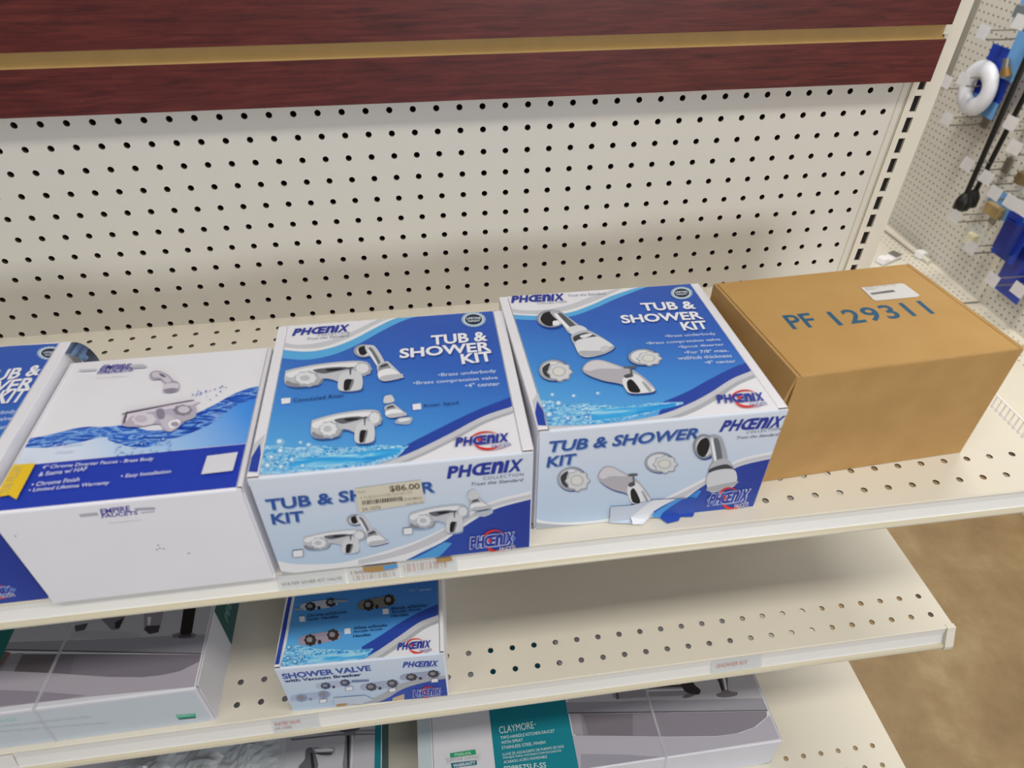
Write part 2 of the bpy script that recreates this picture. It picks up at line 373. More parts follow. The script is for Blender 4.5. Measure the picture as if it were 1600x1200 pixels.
def chk(F,pts,line=False):
    if line:
        c=np.mean(pts,0); F.poly([tuple(c+(np.array(p)-c)*1.12) for p in pts],ink('555a66'))
    F.poly(pts,ink('e9ecf2'))

# ------------------------------------------------------------------ floor
mb=MB(); mb.box(-150,200,-300,220,-ZF-2,-ZF,floormat()); o=mb.build('floor'); o['kind']='structure'

# ------------------------------------------------------------------ sheet with round holes
def holed(mb,P,us,vs,r,m,mi,thick,nrm,n=12,skip=None):
    """us,vs: hole centres on a 1 inch pitch; P(u,v) gives a point; a wall of depth `thick` runs behind every hole"""
    nrm=np.array(nrm,float)*thick
    for u in us:
        for v in vs:
            sq=[];ri=[]
            for k in range(n):
                a=2*math.pi*(k+.5)/n; c,s_=math.cos(a),math.sin(a); q=.5/max(abs(c),abs(s_))
                sq.append(P(u+q*c,v+q*s_)); ri.append(P(u+r*c,v+r*s_))
            ex=[P(u+.5,v+.5),P(u-.5,v+.5),P(u-.5,v-.5),P(u+.5,v-.5)]
            vsx=sq+ri+ex; fs=[]
            for k in range(n):
                k2=(k+1)%n; fs.append((k,k2,n+k2,n+k))
            # corners
            for ci,(cu,cv) in enumerate(((1,1),(-1,1),(-1,-1),(1,-1))):
                a=math.atan2(cv,cu)/(2*math.pi)*n-.5; k=int(math.floor(a))%n; fs.append((k,2*n+ci,(k+1)%n))
            mb.add(vsx,fs,m)
            if thick: 
                back=[np.array(p)-nrm for p in ri]
                mb.add(ri+back,[(k,(k+1)%n,n+(k+1)%n,n+k) for k in range(n)],mi)
EDGE = mat('punched_hole_edge','4a3a28',.8)
# ------------------------------------------------------------------ near gondola
G=thing('shelving_gondola','cream gondola shelving with pegboard back and slotted upright in the foreground','shelving',(-20,0,-ZF))
mb=MB()
XL=-50
zs=list(range(-13,2))
holed(mb,lambda u,v:np.array([u,0,v]),[-j for j in range(0,49)],zs,.135,CREAM2,EDGE,.18,(0,-1,0))
mb.box(.5,1.0,0,.18,-46,1.5,CREAM2); mb.box(-48.5,.5,0,.18,-46,-13.5,CREAM2); mb.box(-48.5,.5,0,.18,1.5,30,CREAM2); mb.box(.5,1.0,0,.18,1.5,30,CREAM2)
mb.box(-48.5,.9,1.6,1.75,-46,30,HARD)
mb.build('pegboard_panel',G)
def upright(x0,par):
    mb=MB(); zc=[k-.67 for k in range(-44,30)]
    sx0,sx1=x0+.31,x0+.65
    mb.box(x0,sx0,-.1,1.7,-ZF,30,CREAM); mb.box(sx1,x0+1.45,-.1,1.7,-ZF,30,CREAM); mb.box(sx0,sx1,.02,1.7,-ZF,30,DARK)  # dark block close behind the slots stands in for their shade
    z=-ZF
    for c in zc:
        mb.box(sx0,sx1,-.1,0,z,c-.37,CREAM); z=c+.37
    mb.box(sx0,sx1,-.1,0,z,30,CREAM)
    return mb.build('upright',par)
upright(.96,G); upright(-49.9,G)
mb=MB(); mb.box(.54,.60,-.02,0,-46,30,LIPT); mb.box(.90,.95,-.03,0,-46,30,LIPT); mb.build('panel_trim',G)
mb=MB(); mb.box(-49,1.15,-18,0,-46.2,-46,CREAM); mb.box(-49,1.15,-18,-17.8,-ZF,-46.2,CREAM); mb.box(1.0,1.15,-17.8,1.6,-ZF,-46.2,CREAM); mb.build('base_deck',G)

def shelf(label,z,x1,ye,rear,front,drop,out,phr,phf,rows_rear,rows_front):
    t=thing('gondola_shelf',label,'shelf',(-24,-8,z),None)
    th=.07; mb=MB(); P=lambda u,v:np.array([u,v,z])
    x0=-49
    def strip(y0,y1,ph,rows):
        # cells of a hole row pair between y0..y1, row centres given
        xs=[k+ph for k in range(-48,3) if k+ph+.5<=x1 and k+ph-.5>=x0]
        for r_ in rows: holed(mb,P,xs,[r_],.13,CREAM,EDGE,th,(0,0,1))
        a=min(rows)-.5; b=max(rows)+.5
        mb.add([P(x0,a),P(xs[0]-.5,a),P(xs[0]-.5,b),P(x0,b)],[(0,1,2,3)],CREAM)
        mb.add([P(xs[-1]+.5,a),P(x1,a),P(x1,b),P(xs[-1]+.5,b)],[(0,1,2,3)],CREAM)
        return a,b
    yb=0; a=0
    if rows_rear: a,b=strip(0,0,phr,rows_rear); mb.add([P(x0,b),P(x1,b),P(x1,0),P(x0,0)],[(0,1,2,3)],CREAM)
    c,d=strip(0,0,phf,rows_front)
    mb.add([P(x0,d),P(x1,d),P(x1,a),P(x0,a)],[(0,1,2,3)],CREAM); mb.add([P(x0,ye),P(x1,ye),P(x1,c),P(x0,c)],[(0,1,2,3)],CREAM)
    # underside with hole windows is left open over the hole rows
    for p,q in ((0,b if rows_rear else 0),(a,d),(c,ye)):
        if abs(p-q)>1e-6: mb.add([(x0,p,z-th),(x1,p,z-th),(x1,q,z-th),(x0,q,z-th)],[(0,1,2,3)],CREAM)
    mb.box(x1-.06,x1,ye+.06,-.02,z-1.1,z-.001,CREAM); mb.box(x0,x0+.06,ye+.06,-.02,z-1.1,z-.001,CREAM)
    mb.build('deck',t)
    # price channel: rolled top edge, sloping face, hooked bottom lip
    mb=MB(); y=ye
    pr_=[(y+.12,z),(y+.02,z-.002),(y-.05,z-.02),(y-.06,z-.08)]
    pr_+=[(y-.04,z-.12),(y-.02-out*.15,z-drop*.4),(y-out*.55,z-drop*.78)]
    pr_+=[(y-out*.62,z-drop*.80),(y-out*.9,z-drop*.82),(y-out,z-drop*.90),(y-out*.97,z-drop),(y-out*.8,z-drop),(y+.05,z-drop*.9),(y+.12,z-.1)]
    mats=[CREAM,CREAM,CREAM,CREAM,LIPW,LIPW,LIPW,LIPT,LIPT,CREAM,CREAM,CREAM,CREAM,CREAM]
    mb.prof(pr_,x0,x1-.38,CREAM,mats=mats); mb.build('price_channel',t)
    mb=MB(); e=[(y+.14,z+.02),(y-.08,z+.02),(y-.14,z-.15),(y-out*1.12,z-drop*.85),(y-out*1.1,z-drop*1.06),(y-out*.75,z-drop*1.08),(y+.14,z-drop*.95)]
    mb.prof(e,x1-.38,x1+.05,CREAM); mb.build('end_cap',t)
    return t
ZU,ZL,ZT=-10.155,-19.432,-29.3
S1=shelf('upper cream metal shelf carrying the kraft carton and the tub and shower kits',ZU,2.04,-15.6,1,1,.86,.45,.36,0.0,[-.86,-1.86],[-13.80,-14.80])
S2=shelf('middle cream metal shelf with the small shower valve carton and an empty right half',ZL,1.15,-16.07,1,1,1.12,.45,.36,.42,[-.86,-1.86],[-14.36,-15.36])
S3=shelf('lowest visible cream metal shelf under the sink faucet carton',ZT,1.15,-19.1,1,1,1.1,.45,.36,-.02,[-.86,-1.86],[-17.30,-18.30])

# label holders on the channels
def on_lip(u,v,z,ye,drop,out):    # point on the sloping channel face for a photo pixel
    a=np.array([0,ye-.04,z-.12]); b=np.array([0,ye-out*.55,z-drop*.78]); n=np.cross([1,0,0],b-a); n/=np.linalg.norm(n)
    return onplane(u,v,a,n),a,b,n
def holder(S,u0,u1,vm,z,ye,drop,out,txt,col,tu=None,alpha=CLEAR,name='label_holder'):
    p0,a,b,n=on_lip(u0,vm,z,ye,drop,out); p1,_,_,_=on_lip(u1,vm-(u1-u0)*.12,z,ye,drop,out)
    if n[1]>0:n=-n
    mb=MB(); x0,x1=p0[0],p1[0]; q=lambda x,f,k:np.array([x,a[1]+(b[1]-a[1])*f,a[2]+(b[2]-a[2])*f])+n*k
    mb.hexa([q(x0,1.12,.04),q(x1,1.12,.04),q(x1,1.12,.02),q(x0,1.12,.02),q(x0,.02,.04),q(x1,.02,.04),q(x1,.02,.02),q(x0,.02,.02)],alpha)
    o=mb.build(name,S)
    if txt:
        mb=MB(); F=Face(mb,q(x0,1,.045),[1,0,0],np.array([0,(a-b)[1],(a-b)[2]])); h=np.linalg.norm(b-a)
        w=x1-x0
        for i,(t,c,s0,s1,f0,f1) in enumerate(txt):
            F.text(t,(w*s0,h*f0),(w*s1,h*f0),(w*s0,h*f1),ink(c),inch=True)
        mb.build('label_print',o)
A1=(ZU,-15.6,.86,.45); A2=(ZL,-16.07,1.12,.45)
bars='| ||| || | ||| | || |||| | ||'
holder(S1,436,540,918,*A1,[('WATER SAVER KIT VALVE',"8d877c",.05,.95,.3,.5)],None)
holder(S1,545,625,905,*A1,[('3 SHOWER FAUCET','9a6f5c',.05,.95,.55,.75),(bars,'b08468',.1,.9,.1,.45)],None)
holder(S1,628,715,896,*A1,[(bars,'b5765c',.05,.8,.3,.85)],None)
holder(S2,424,498,1128,*A2,[('WATER VALVE','c06a6a',.05,.6,.5,.75),('24-1080','b98a8a',.05,.4,.2,.38)],None)
holder(S2,1112,1192,1036,*A2,[('SHOWER KIT','c88078',.1,.7,.4,.7)],None)
holder(S2,-40,20,1186,*A2,None,None,alpha=LIPW)

# ------------------------------------------------------------------ slatwall
mb=MB(); X0,X1=-49,1.28
def board(z0,z1): 
    mb.box(X0,X1,-.75,-.55,z0,z1,WOOD); 
bw=MB()
for z0,z1 in ((.52,2.28),(2.86,5.3),(5.86,8.3),(8.86,11.3),(11.86,14.3),(14.86,20)): bw.box(X0,X1,-.75,-.45,z0,z1,WOOD)
SW=thing('slatwall_panel','dark mahogany slatwall boards with tan grooves above the pegboard','slatwall',(-24,-.4,.52))
bw.build('board_facing',SW)
mb=MB(); mb.box(X0,X1-.02,-.43,-.12,.54,20,MDF)
for z0 in (2.28,5.3,8.3,11.3): mb.box(X0,X1-.12,-.735,-.45,z0+.001,z0+.07,MDF)
mb.build('groove_core',SW)
for z0 in (2.3,5.3,8.3,11.3):
    mb=MB(); mb.box(X1-.08,1.8,-.24,-.12,z0+.05,z0+.42,CREAM); mb.build('mounting_bracket',SW)

# ------------------------------------------------------------------ cartons
BLUE_G = gradmat('kit_blue_top',[(0,'62b4ec'),(.35,'458edb'),(.7,'3769c4'),(1,'335cb8')],(.35,.93,0),.4,8.6)
BLUE_E = ink('5aaee6'); BLUE_D = ink('2a47a6'); SW1=ink('c9cbd2'); SW2=ink('aeb1b9'); SW3=ink('e9eaee')
FRONT_G = gradmat('kit_front_fade',[(0,'b9cfe6'),(.5,'c8d7ea'),(1,'d9e0ec')],(0,0,1),0,4.8)
FBLUE = gradmat('kit_front_blue',[(0,'2d55b4'),(1,'29409c')],(1,0,.4),3.5,9)
WATER = watermat('splash_print',[(.30,'1c6fc2'),(.42,'2f9be0'),(.50,'6cc4ee'),(.56,'d6f0fb'),(.62,'3da4e2'),(.75,'1a5fb4')],150,1.6)
WATERC = watermat('splash_calm_print',[(.3,'1f8adb'),(.5,'3fb0ec'),(.62,'a9dff6'),(.75,'2f98e0')],45,.8,.5,3.5)
NAVY='28439a'

class Carton:
    def __init__(s,name,label,cat,FL,ex,ey,H,ls,rs,wall,lidm,frontm,group=None,inset=.02,notch=.12,kraft=KRAFTD,side=None):
        s.FL=np.array(FL,float); s.w=np.linalg.norm(ex); s.d=np.linalg.norm(ey); s.H=H
        s.ux=np.array([*ex,0.])/s.w; s.uy=np.array([*ey,0.])/s.d
        s.T=thing(name,label,cat,tuple(FL),group); fr=lambda q:s.FL+q[0]*s.ux+q[1]*s.uy+np.array([0,0,q[2]]); s.fr=fr
        w,d=s.w,s.d; cw=.10
        b=MB()
        b.box(0,w,0.02,d,0,.06,wall,fr)                                        # bottom
        b.box(0,cw,.10,d,.06,H-.12,side or wall,fr); b.box(w-cw,w,.10,d,.06,H-.12,side or wall,fr)     # side walls
        b.box(0,w,d-.08,d,.06,H-.1,wall,fr)
        for x0,x1 in ((0,ls),(w-rs,w)):                                        # rolled-over tops of the side walls
            b.box(x0,x1,notch,d,H-.12,H,wall,fr)
            b.box(x0+.02,x1-.02,.10,notch+.02,H-.30,H-.03,kraft,fr)
        b.box(cw,w-cw,.09,.15,.06,H-.12,kraft,fr)
        s.body=b.build('body',s.T,bevel=.02)
        l=MB(); r=.07
        x0,x1=ls+inset,w-rs-inset
        l.prof([(.0+r,H+.0),(d-.0,H),(d,H-.07),(r,H-.07)],x0,x1,lidm,fr)       # top panel
        # fold and front flap, full width
        f=[(r,H),(r*.4,H-r*.15),(.01,H-r*.5),(0,H-r*1.2),(0,.03),(.07,.03),(.07,H-.1),(r,H-.07)]
        l.prof(f,x0,x1,frontm,fr)
        l.prof([(0,H-.3),(0,.03),(.07,.03),(.07,H-.3)],.05,x0,frontm,fr); l.prof([(0,H-.3),(0,.03),(.07,.03),(.07,H-.3)],x1,w-.05,frontm,fr)
        for xa,xb in ((.03,x0),(x1,w-.03)): l.prof([(.0,H-.04),(0,H-.3),(.07,H-.3),(.07,H-.04)],xa,xb,frontm,fr)
        s.lid=l; s.x0,s.x1=x0,x1
    def top(s,crop):
        F=Face(s.lid,s.fr((0,0,s.H)),s.ux,s.uy,crop)
        F.clip=(s.x0+.01,s.x1-.01,.08,s.d-.02); 
        # shear-aware clip in face frame
        sh=(s.uy@F.ex)/(s.uy@F.ey); o=F.bp
        def bp(q):
            c=F.clip; F.clip=None; r=o(q); F.clip=c
            if c is None: return r
            t=min(max(r[1],c[2]),c[3]); a=min(max(r[0]-sh*t,c[0]),c[1]); return np.array([a+sh*t,t])
        F.bp=bp; return F
    def front(s,crop,mb=None,off=0):
        F=Face(mb or s.lid,s.fr((0,-off,0)),s.ux,[0,0,1],crop)
        if mb is None: F.clip=(.06,s.w-.06,.04,s.H-.10)
        return F
    def strip(s,crop,right=False):
        F=Face(s.lid,s.fr((0,0,s.H)),s.ux,s.uy,crop); return F
    def done(s,name='lid'): return s.lid.build(name,s.T)

# ---- kit with the price sticker
K1=(380,470,2.6667)
c=Carton('shower_kit_carton','tub and shower kit carton with an $86.00 price sticker on its front','box',(-27.78,-15.72,ZU),(8.63,0),(0,7.85),4.83,.34,.36,WHITE,WHITE,FRONT_G,'tub and shower kit cartons')
F=c.top(K1)
up=[(150,203),(205,208),(260,212),(350,200),(450,165),(560,108),(640,72),(735,52)]
F.raw([F.bp(p) for p in cr(up)]+[F.bp(p) for p in [(1060,36),(1140,435)]+cr([(1132,436),(1000,482),(850,560),(700,632),(560,682),(400,710),(250,722),(50,724)])],BLUE_G)
F.band([(150,192),(260,200),(350,188),(450,150),(560,95),(640,60),(700,50)],[(150,203),(260,212),(350,200),(450,165),(560,108),(640,72),(735,52)],SW3)
F.band([(150,170),(230,184),(330,172),(430,140),(530,92),(600,58)],[(150,192),(260,200),(350,188),(450,150),(560,95),(660,52)],SW1)
F.band([(150,204),(260,212),(350,200),(450,165),(560,108),(640,72),(735,52)],[(150,238),(260,246),(370,226),(470,186),(580,125),(670,82),(770,52)],BLUE_E)
F.band([(640,622),(760,560),(900,490),(1000,445),(1140,392)],[(560,684),(700,634),(850,562),(1000,484),(1140,437)],BLUE_D)
F.band([(50,724),(250,722),(400,710),(560,682),(700,632),(850,560),(1000,482),(1145,434)],[(50,745),(250,745),(420,733),(580,705),(720,655),(870,583),(1010,507),(1150,458)],SW1)
F.band([(50,738),(250,738),(410,726),(570,698),(715,648),(865,576),(1005,500),(1148,452)],[(50,748),(250,750),(420,737),(580,709),(720,659),(870,587),(1010,511),(1150,462)],SW2)
F.band([(60,612),(130,602),(200,612),(320,604),(420,612),(560,602),(690,604)],[(50,722),(250,720),(330,715),(400,708),(480,695),(560,680),(640,655)],WATER)
F.band([(190,660),(300,652),(420,640),(560,622),(670,612)],[(190,700),(300,696),(420,684),(540,668),(640,640)],WATERC)
for x,y,r in ((155,590,20),(158,628,18),(240,592,10),(275,603,14),(205,665,14),(120,655,16),(250,690,12),(105,690,18),(160,695,15)):
    F.ell((x,y),r,r*.8,ink('7db9e4')); F.ell((x-r*.2,y-r*.2),r*.5,r*.4,ink('d9eefa'))
W_=ink('eef0f6')
for a in (('TUB &',(785,187),(1020,168),(775,147)),('SHOWER',(652,242),(1035,210),(648,202)),('KIT',(912,266),(1043,252),(908,224))):
    F.text(a[0],(a[1][0]+4,a[1][1]+5),(a[2][0]+4,a[2][1]+5),(a[3][0]+4,a[3][1]+5),ink('223d92'),bold=.03)
    F.text(*a,W_,bold=.03)
LB=ink('bcd0f0')
F.text('\u2022Brass underbody',(812,322),(1056,304),(812,304),LB,bold=.02); F.text('\u2022Brass compression valve',(708,356),(1062,332),(708,338),LB,bold=.02); F.text('\u20224" center',(925,364),(1070,355),(925,347),LB,bold=.02)
F.text('',(203,148),(443,128),(206,119),ink('2a3a9a'),wm=True); F.text('COLLECTION',(312,150),(443,139),(312,140),ink('7a8098'),space=1.2)
F.text('Trust the Standard',(265,166),(443,151),(265,156),ink('8a8e9c'),shear=.3)
seal(F,(960,80),50,31)
art_valve(F,(175,250,530,378)); art_head(F,(462,185,668,342)); art_valve(F,(285,455,575,597)); art_head(F,(510,385,682,495),small=True)
F.poly([(590,405),(612,398),(622,402),(630,425),(588,432)],ink('cfd2d8'),True)
F.poly([(634,508),(655,492),(700,490),(706,500),(690,520),(640,518)],ink('a9b3c4'),True); F.poly([(648,500),(690,494),(694,502),(655,510)],ink('e4e8ee'),True)
chk(F,[(160,413),(199,409),(197,432),(162,436)]); chk(F,[(706,437),(740,433),(744,457),(708,461)])
F.text('Concealed Riser',(210,428),(422,406),(210,412),ink('1d3474'),bold=.01,space=1.15); F.text('Riser Spud',(755,452),(898,438),(755,436),ink('1d3474'),bold=.01,space=1.15)
logo_swirl(F,(883,614),(1113,592),(890,576))
# left rolled edge carries the tail of the print
S=c.strip(K1); S.raw([(.03,.3),(.3,.25),(.3,1.0),(.2,1.5),(.03,.9)],BLUE_D,4); S.raw([(.03,.95),(.2,1.55),(.3,1.05),(.3,1.9),(.03,1.5)],SW1,4)
F=c.front(K1)
F.band([(110,1075),(200,1095),(300,1098),(400,1092),(490,1072),(600,1040),(720,1000),(840,945),(940,885),(1050,830),(1210,790)],[(110,1200),(200,1200),(300,1200),(400,1200),(490,1200),(600,1200),(720,1060),(840,1000),(940,925),(1050,865),(1210,822)],SW3)
F.band([(480,1080),(600,1052),(720,1010),(840,952),(940,895),(1050,842),(1210,803)],[(480,1100),(600,1075),(720,1040),(840,985),(940,915),(1050,858),(1210,818)],SW1)
F.band([(600,1120),(720,1060),(830,1005),(940,928),(1050,868),(1210,824)],[(600,1200),(720,1200),(830,1200),(940,1200),(1050,1200),(1210,1200)],FBLUE)
F.band([(560,1130),(650,1095),(740,1060),(840,1005)],[(620,1140),(720,1120),(800,1080),(870,1010)],ink('4f9fdc'))
F.band([(110,1118),(200,1132),(300,1134),(400,1122),(485,1100)],[(110,1200),(200,1200),(300,1200),(400,1200),(485,1200)],SW2)
for a in (('TUB & SHOWER',(105,874),(800,797),(100,826)),('KIT',(122,932),(262,917),(116,888))): 
    F.text(a[0],(a[1][0]+4,a[1][1]+5),(a[2][0]+4,a[2][1]+5),(a[3][0]+4,a[3][1]+5),ink('93abd0'),bold=.03,shear=.1); F.text(*a,ink('2f56a0'),bold=.03,shear=.1)
F.text('',(848,742),(1168,708),(850,690),ink('2a3a9a'),wm=True); F.text('COLLECTION',(1000,746),(1168,728),(1000,733),ink('4b5470'),space=1.2); F.text('Trust the Standard',(950,771),(1168,751),(950,757),ink('3a4160'),shear=.3)
art_valve(F,(252,948,507,1050),'8fa6c8'); art_head(F,(433,888,603,1022)); art_valve(F,(692,843,937,962),'8fa6c8'); art_head(F,(868,772,1030,872),small=True)
F.poly([(935,800),(955,782),(975,788),(985,812),(945,825)],ink('cfd2d8'),True); F.poly([(965,882),(1030,868),(1038,880),(1000,896)],ink('b9c2d0'),True)
chk(F,[(208,1038),(248,1034),(250,1060),(209,1064)],True); chk(F,[(668,945),(703,941),(705,967),(669,970)],True)
logo_swirl(F,(945,1030),(1130,1006),(950,982),white=True)
c.done()
mb=MB(); F=Face(mb,c.fr((0,-.035,0)),c.ux,[0,0,1],K1); F.k=6
F.poly([(466,782),(740,746),(757,838),(482,882)],mat('sticker_paper','d8d2bf',.5))
F.text('$86.00',(612,799),(737,787),(612,770),ink('4a3a2c'),bold=.02); F.text('Size',(478,802),(510,798),(478,792),ink('8a8070'))
F.text('4 TUB/SHOWER DIVERTER',(487,828),(706,803),(487,816),ink('a39a88')); F.text('24-1070',(497,876),(573,867),(497,862),ink('5e5546'))
F.text('0 37193 09812 6',(660,836),(745,826),(660,824),ink('6a6052')); F.text('24196176',(680,852),(752,842),(680,842),ink('9a907e'))
random.seed(2); x=496
while x<662:
    w_=random.choice((3,4,6)); F.poly([(x,832-(x-496)*.11),(x+w_,832-(x-496)*.11),(x+w_,850-(x-496)*.12),(x,850-(x-496)*.12)],ink('3a3226')); x+=w_+random.choice((3,4,5))
o=mb.build('price_sticker',c.T); o['label']='cream $86.00 price sticker with a barcode'
# torn tuck tab with kraft edge
mb=MB(); F=Face(mb,c.fr((0,-.07,0)),c.ux,[0,0,1],K1); F.k=2
F.poly([(500,1112),(572,1104),(640,1092),(645,1112),(590,1122),(572,1128),(520,1130),(500,1126)],KRAFT); F.poly([(580,1106),(640,1095),(645,1110),(590,1121)],ink('4f9fdc'))
mb.build('lock_tab',c.T)
mb=MB(); F=Face(mb,c.fr((0,-.07,0)),c.ux,[0,0,1],K1); F.poly([(805,1076),(870,1068),(872,1083),(808,1090)],KRAFT)
mb.build('lock_tab',c.T)

# ---- second kit
K2=(770,420,2.7917)
c=Carton('shower_kit_carton','tub and shower kit carton picturing knobs and a spout, touching the brown carton','box',(-18.9,-15.0,ZU),(8.37,-.02),(-.3,7.9),4.95,.34,.34,WHITE,WHITE,FRONT_G,'tub and shower kit cartons')
F=c.top(K2)
F.raw([F.bp(p) for p in cr([(70,199),(130,203),(200,205),(330,192),(430,158),(520,118),(600,88),(660,72)])]+[F.bp(p) for p in [(885,60),(1160,436)]+cr([(1150,437),(1050,477),(950,540),(850,592),(720,640),(560,668),(400,682),(210,686)])],BLUE_G)
F.band([(65,168),(120,180),(220,180),(330,158),(430,122),(540,88)],[(68,192),(130,200),(220,200),(330,182),(430,148),(560,88)],SW1)
F.band([(68,188),(130,197),(220,197),(330,180),(430,146),(580,85)],[(68,200),(130,205),(200,206),(330,192),(430,158),(640,80)],SW3)
F.band([(70,199),(200,205),(330,192),(430,158),(520,118),(650,76)],[(72,218),(200,224),(340,208),(445,172),(540,130),(690,72)],BLUE_E)
F.band([(745,580),(850,535),(950,480),(1050,430),(1140,400)],[(720,642),(850,594),(950,542),(1050,479),(1165,437)],BLUE_D)
F.band([(200,686),(400,682),(560,668),(720,640),(850,592),(950,540),(1050,477),(1165,434)],[(205,705),(400,704),(570,690),(735,664),(870,616),(970,562),(1065,500),(1172,456)],SW1)
F.band([(205,700),(400,698),(570,684),(735,658),(866,610),(966,556),(1063,494),(1172,450)],[(205,712),(400,712),(580,698),(745,672),(880,624),(980,569),(1072,507),(1178,463)],SW2)
F.band([(160,590),(240,572),(300,592),(420,588),(560,600),(700,585),(830,582)],[(215,684),(400,680),(480,672),(560,662),(640,645),(720,620),(830,590)],WATER)
F.band([(430,610),(540,606),(640,600),(800,588)],[(430,664),(540,652),(640,634),(800,600)],WATERC)
for x,y,r in ((262,552,14),(355,557,14),(290,590,20),(225,600,15),(460,546,13),(250,640,22),(330,655,15),(410,650,12),(218,660,14)):
    F.ell((x,y),r,r*.75,ink('64a6e2')); F.ell((x-r*.2,y-r*.2),r*.5,r*.4,ink('cfe6f8'))
for a in (('TUB &',(655,186),(890,176),(650,151)),('SHOWER',(566,240),(922,221),(562,204)),('KIT',(833,271),(945,263),(828,234))):
    F.text(a[0],(a[1][0]+4,a[1][1]+5),(a[2][0]+4,a[2][1]+5),(a[3][0]+4,a[3][1]+5),ink('223d92'),bold=.03); F.text(*a,W_,bold=.03)
for t,a,b_,h in (('\u2022Brass underbody',(753,305),(976,293),15),('\u2022Brass compression valve',(671,336),(996,318),15),('\u2022Spout diverter',(812,352),(1012,340),15),('\u2022For 7/8" max.',(838,374),(1030,364),14),('wall/tub thickness',(808,400),(1045,388),15),('\u20228" center',(926,418),(1062,411),14)):
    F.text(t,a,b_,(a[0],a[1]-h),LB,bold=.02)
F.text('',(80,151),(318,139),(82,119),ink('2a3a9a'),wm=True); F.text('COLLECTION',(195,157),(322,150),(195,147),ink('7a8098'),space=1.2); F.text('Trust the Standard',(330,124),(495,114),(330,114),ink('8a8e9c'),shear=.3)
seal(F,(823,108),47,27)
art_bighead(F,(190,183,530,385)); art_knob(F,(282,450),78,50); art_knob(F,(672,393),78,38,True); art_spout(F,(388,400,708,550))
logo_swirl(F,(982,592),(1193,580),(985,554))
S=c.strip(K2); S.raw([(.03,.3),(.3,.25),(.3,1.0),(.2,1.5),(.03,.9)],BLUE_D,4); S.raw([(.03,.95),(.2,1.55),(.3,1.05),(.3,1.9),(.03,1.5)],SW1,4)
F=c.front(K2)
F.band([(160,1085),(260,1105),(400,1102),(520,1085),(650,1045),(780,985),(900,925),(1000,870),(1100,822),(1300,782)],[(160,1200),(260,1200),(400,1200),(520,1200),(650,1160),(780,1100),(900,990),(1000,900),(1100,855),(1300,812)],SW3)
F.band([(520,1098),(650,1058),(780,998),(900,938),(1000,882),(1100,834),(1300,795)],[(520,1120),(650,1080),(780,1030),(900,955),(1000,896),(1100,850),(1300,808)],SW1)
F.band([(640,1125),(780,1048),(900,958),(1000,900),(1100,853),(1300,812)],[(640,1220),(780,1220),(900,1220),(1000,1220),(1100,1220),(1300,1220)],FBLUE)
F.band([(660,1110),(740,1065),(830,1010),(900,965)],[(700,1130),(780,1090),(860,1030),(910,970)],ink('3f8ed6'))
F.band([(150,1100),(240,1112),(350,1116),(500,1108)],[(150,1200),(240,1200),(350,1200),(500,1200)],SW2)
for a in (('TUB & SHOWER',(243,801),(893,740),(245,752)),('KIT',(233,867),(365,850),(240,820))):
    F.text(a[0],(a[1][0]+4,a[1][1]+5),(a[2][0]+4,a[2][1]+5),(a[3][0]+4,a[3][1]+5),ink('93abd0'),bold=.03,shear=.15); F.text(*a,ink('2f56a0'),bold=.03,shear=.15)
F.text('',(986,712),(1262,690),(995,662),ink('2a3a9a'),wm=True); F.text('COLLECTION',(1105,719),(1255,702),(1105,708),ink('4b5470'),space=1.2); F.text('Trust the Standard',(1062,743),(1248,727),(1062,731),ink('3a4160'),shear=.3)
art_knob(F,(360,920),76,56); art_knob(F,(742,848),76,48,True); art_spout(F,(457,858,690,1026)); 
# head pointing down on the front
k=lambda P,h,sm=True:F.poly(P,ink(h),sm)
F.ell((924,777),50,56,ink(SHAD)); F.ell((920,773),47,53,ink('8f939d')); F.ell((922,773),38,43,ink('d2d4da')); k([(888,780),(905,745),(935,735),(945,770),(925,815),(900,812)],C5)
k([(945,728),(985,725),(1005,750),(1022,835),(968,850),(950,790)],'a9adb6'); k([(962,745),(985,745),(1000,830),(975,835)],'6a6e77'); k([(950,745),(960,745),(976,838),(966,840)],'eff0f3')
k([(962,845),(1020,830),(1055,880),(1064,940),(1010,965),(945,972),(940,900)],SHAD); k([(958,842),(1016,827),(1050,875),(1060,936),(1006,962),(942,968),(937,900)],'b9bcc4')
k([(950,868),(1020,850),(1045,880),(950,890)],'3f424a'); k([(940,890),(1048,872),(1060,936),(1006,962),(942,968)],'d3d6dc'); k([(940,950),(1060,925),(1060,936),(1006,962),(942,968)],'aeb1b9')
logo_swirl(F,(935,1031),(1108,1008),(940,982),white=True)
c.done()
mb=MB()       # tuck tab bent out over the shelf
a=c.fr((0,-.02,0)); F=Face(mb,c.fr((0,-.03,.0)),c.ux,[0,.0,1],K2); F.k=2
def tabpt(p):  # the torn tab leans out and its end lies on the shelf
    b=.05; q=F.o+F.ex*p[0]; z=max(p[1],b)
    return q+np.array([0,-.03-.015*max(0,1.05-p[1])-max(0,b-p[1])/1.35,z])
def tab(P,m,k):
    P=[F.bp(p) for p in P]; t=tessellate_polygon([[Vector((p[0],p[1],0)) for p in P]])
    v=[tabpt(p)+np.array([0,-.004*k,.003*k]) for p in P]; mb.add(v,[tuple(q) for q in t],m)
tab([(513,1036),(600,1030),(700,1006),(700,1080),(690,1078),(668,1092),(640,1112),(600,1112),(585,1108),(508,1104)],ink('c3cddd'),0)
tab([(700,1006),(885,998),(876,1066),(862,1078),(812,1078),(795,1096),(742,1108),(726,1082),(700,1080)],ink('2f52b0'),0)
tab([(640,1112),(668,1092),(690,1060),(740,1030),(800,1001),(700,1006),(650,1040),(600,1080),(600,1112)],ink('e2e4ea'),1)
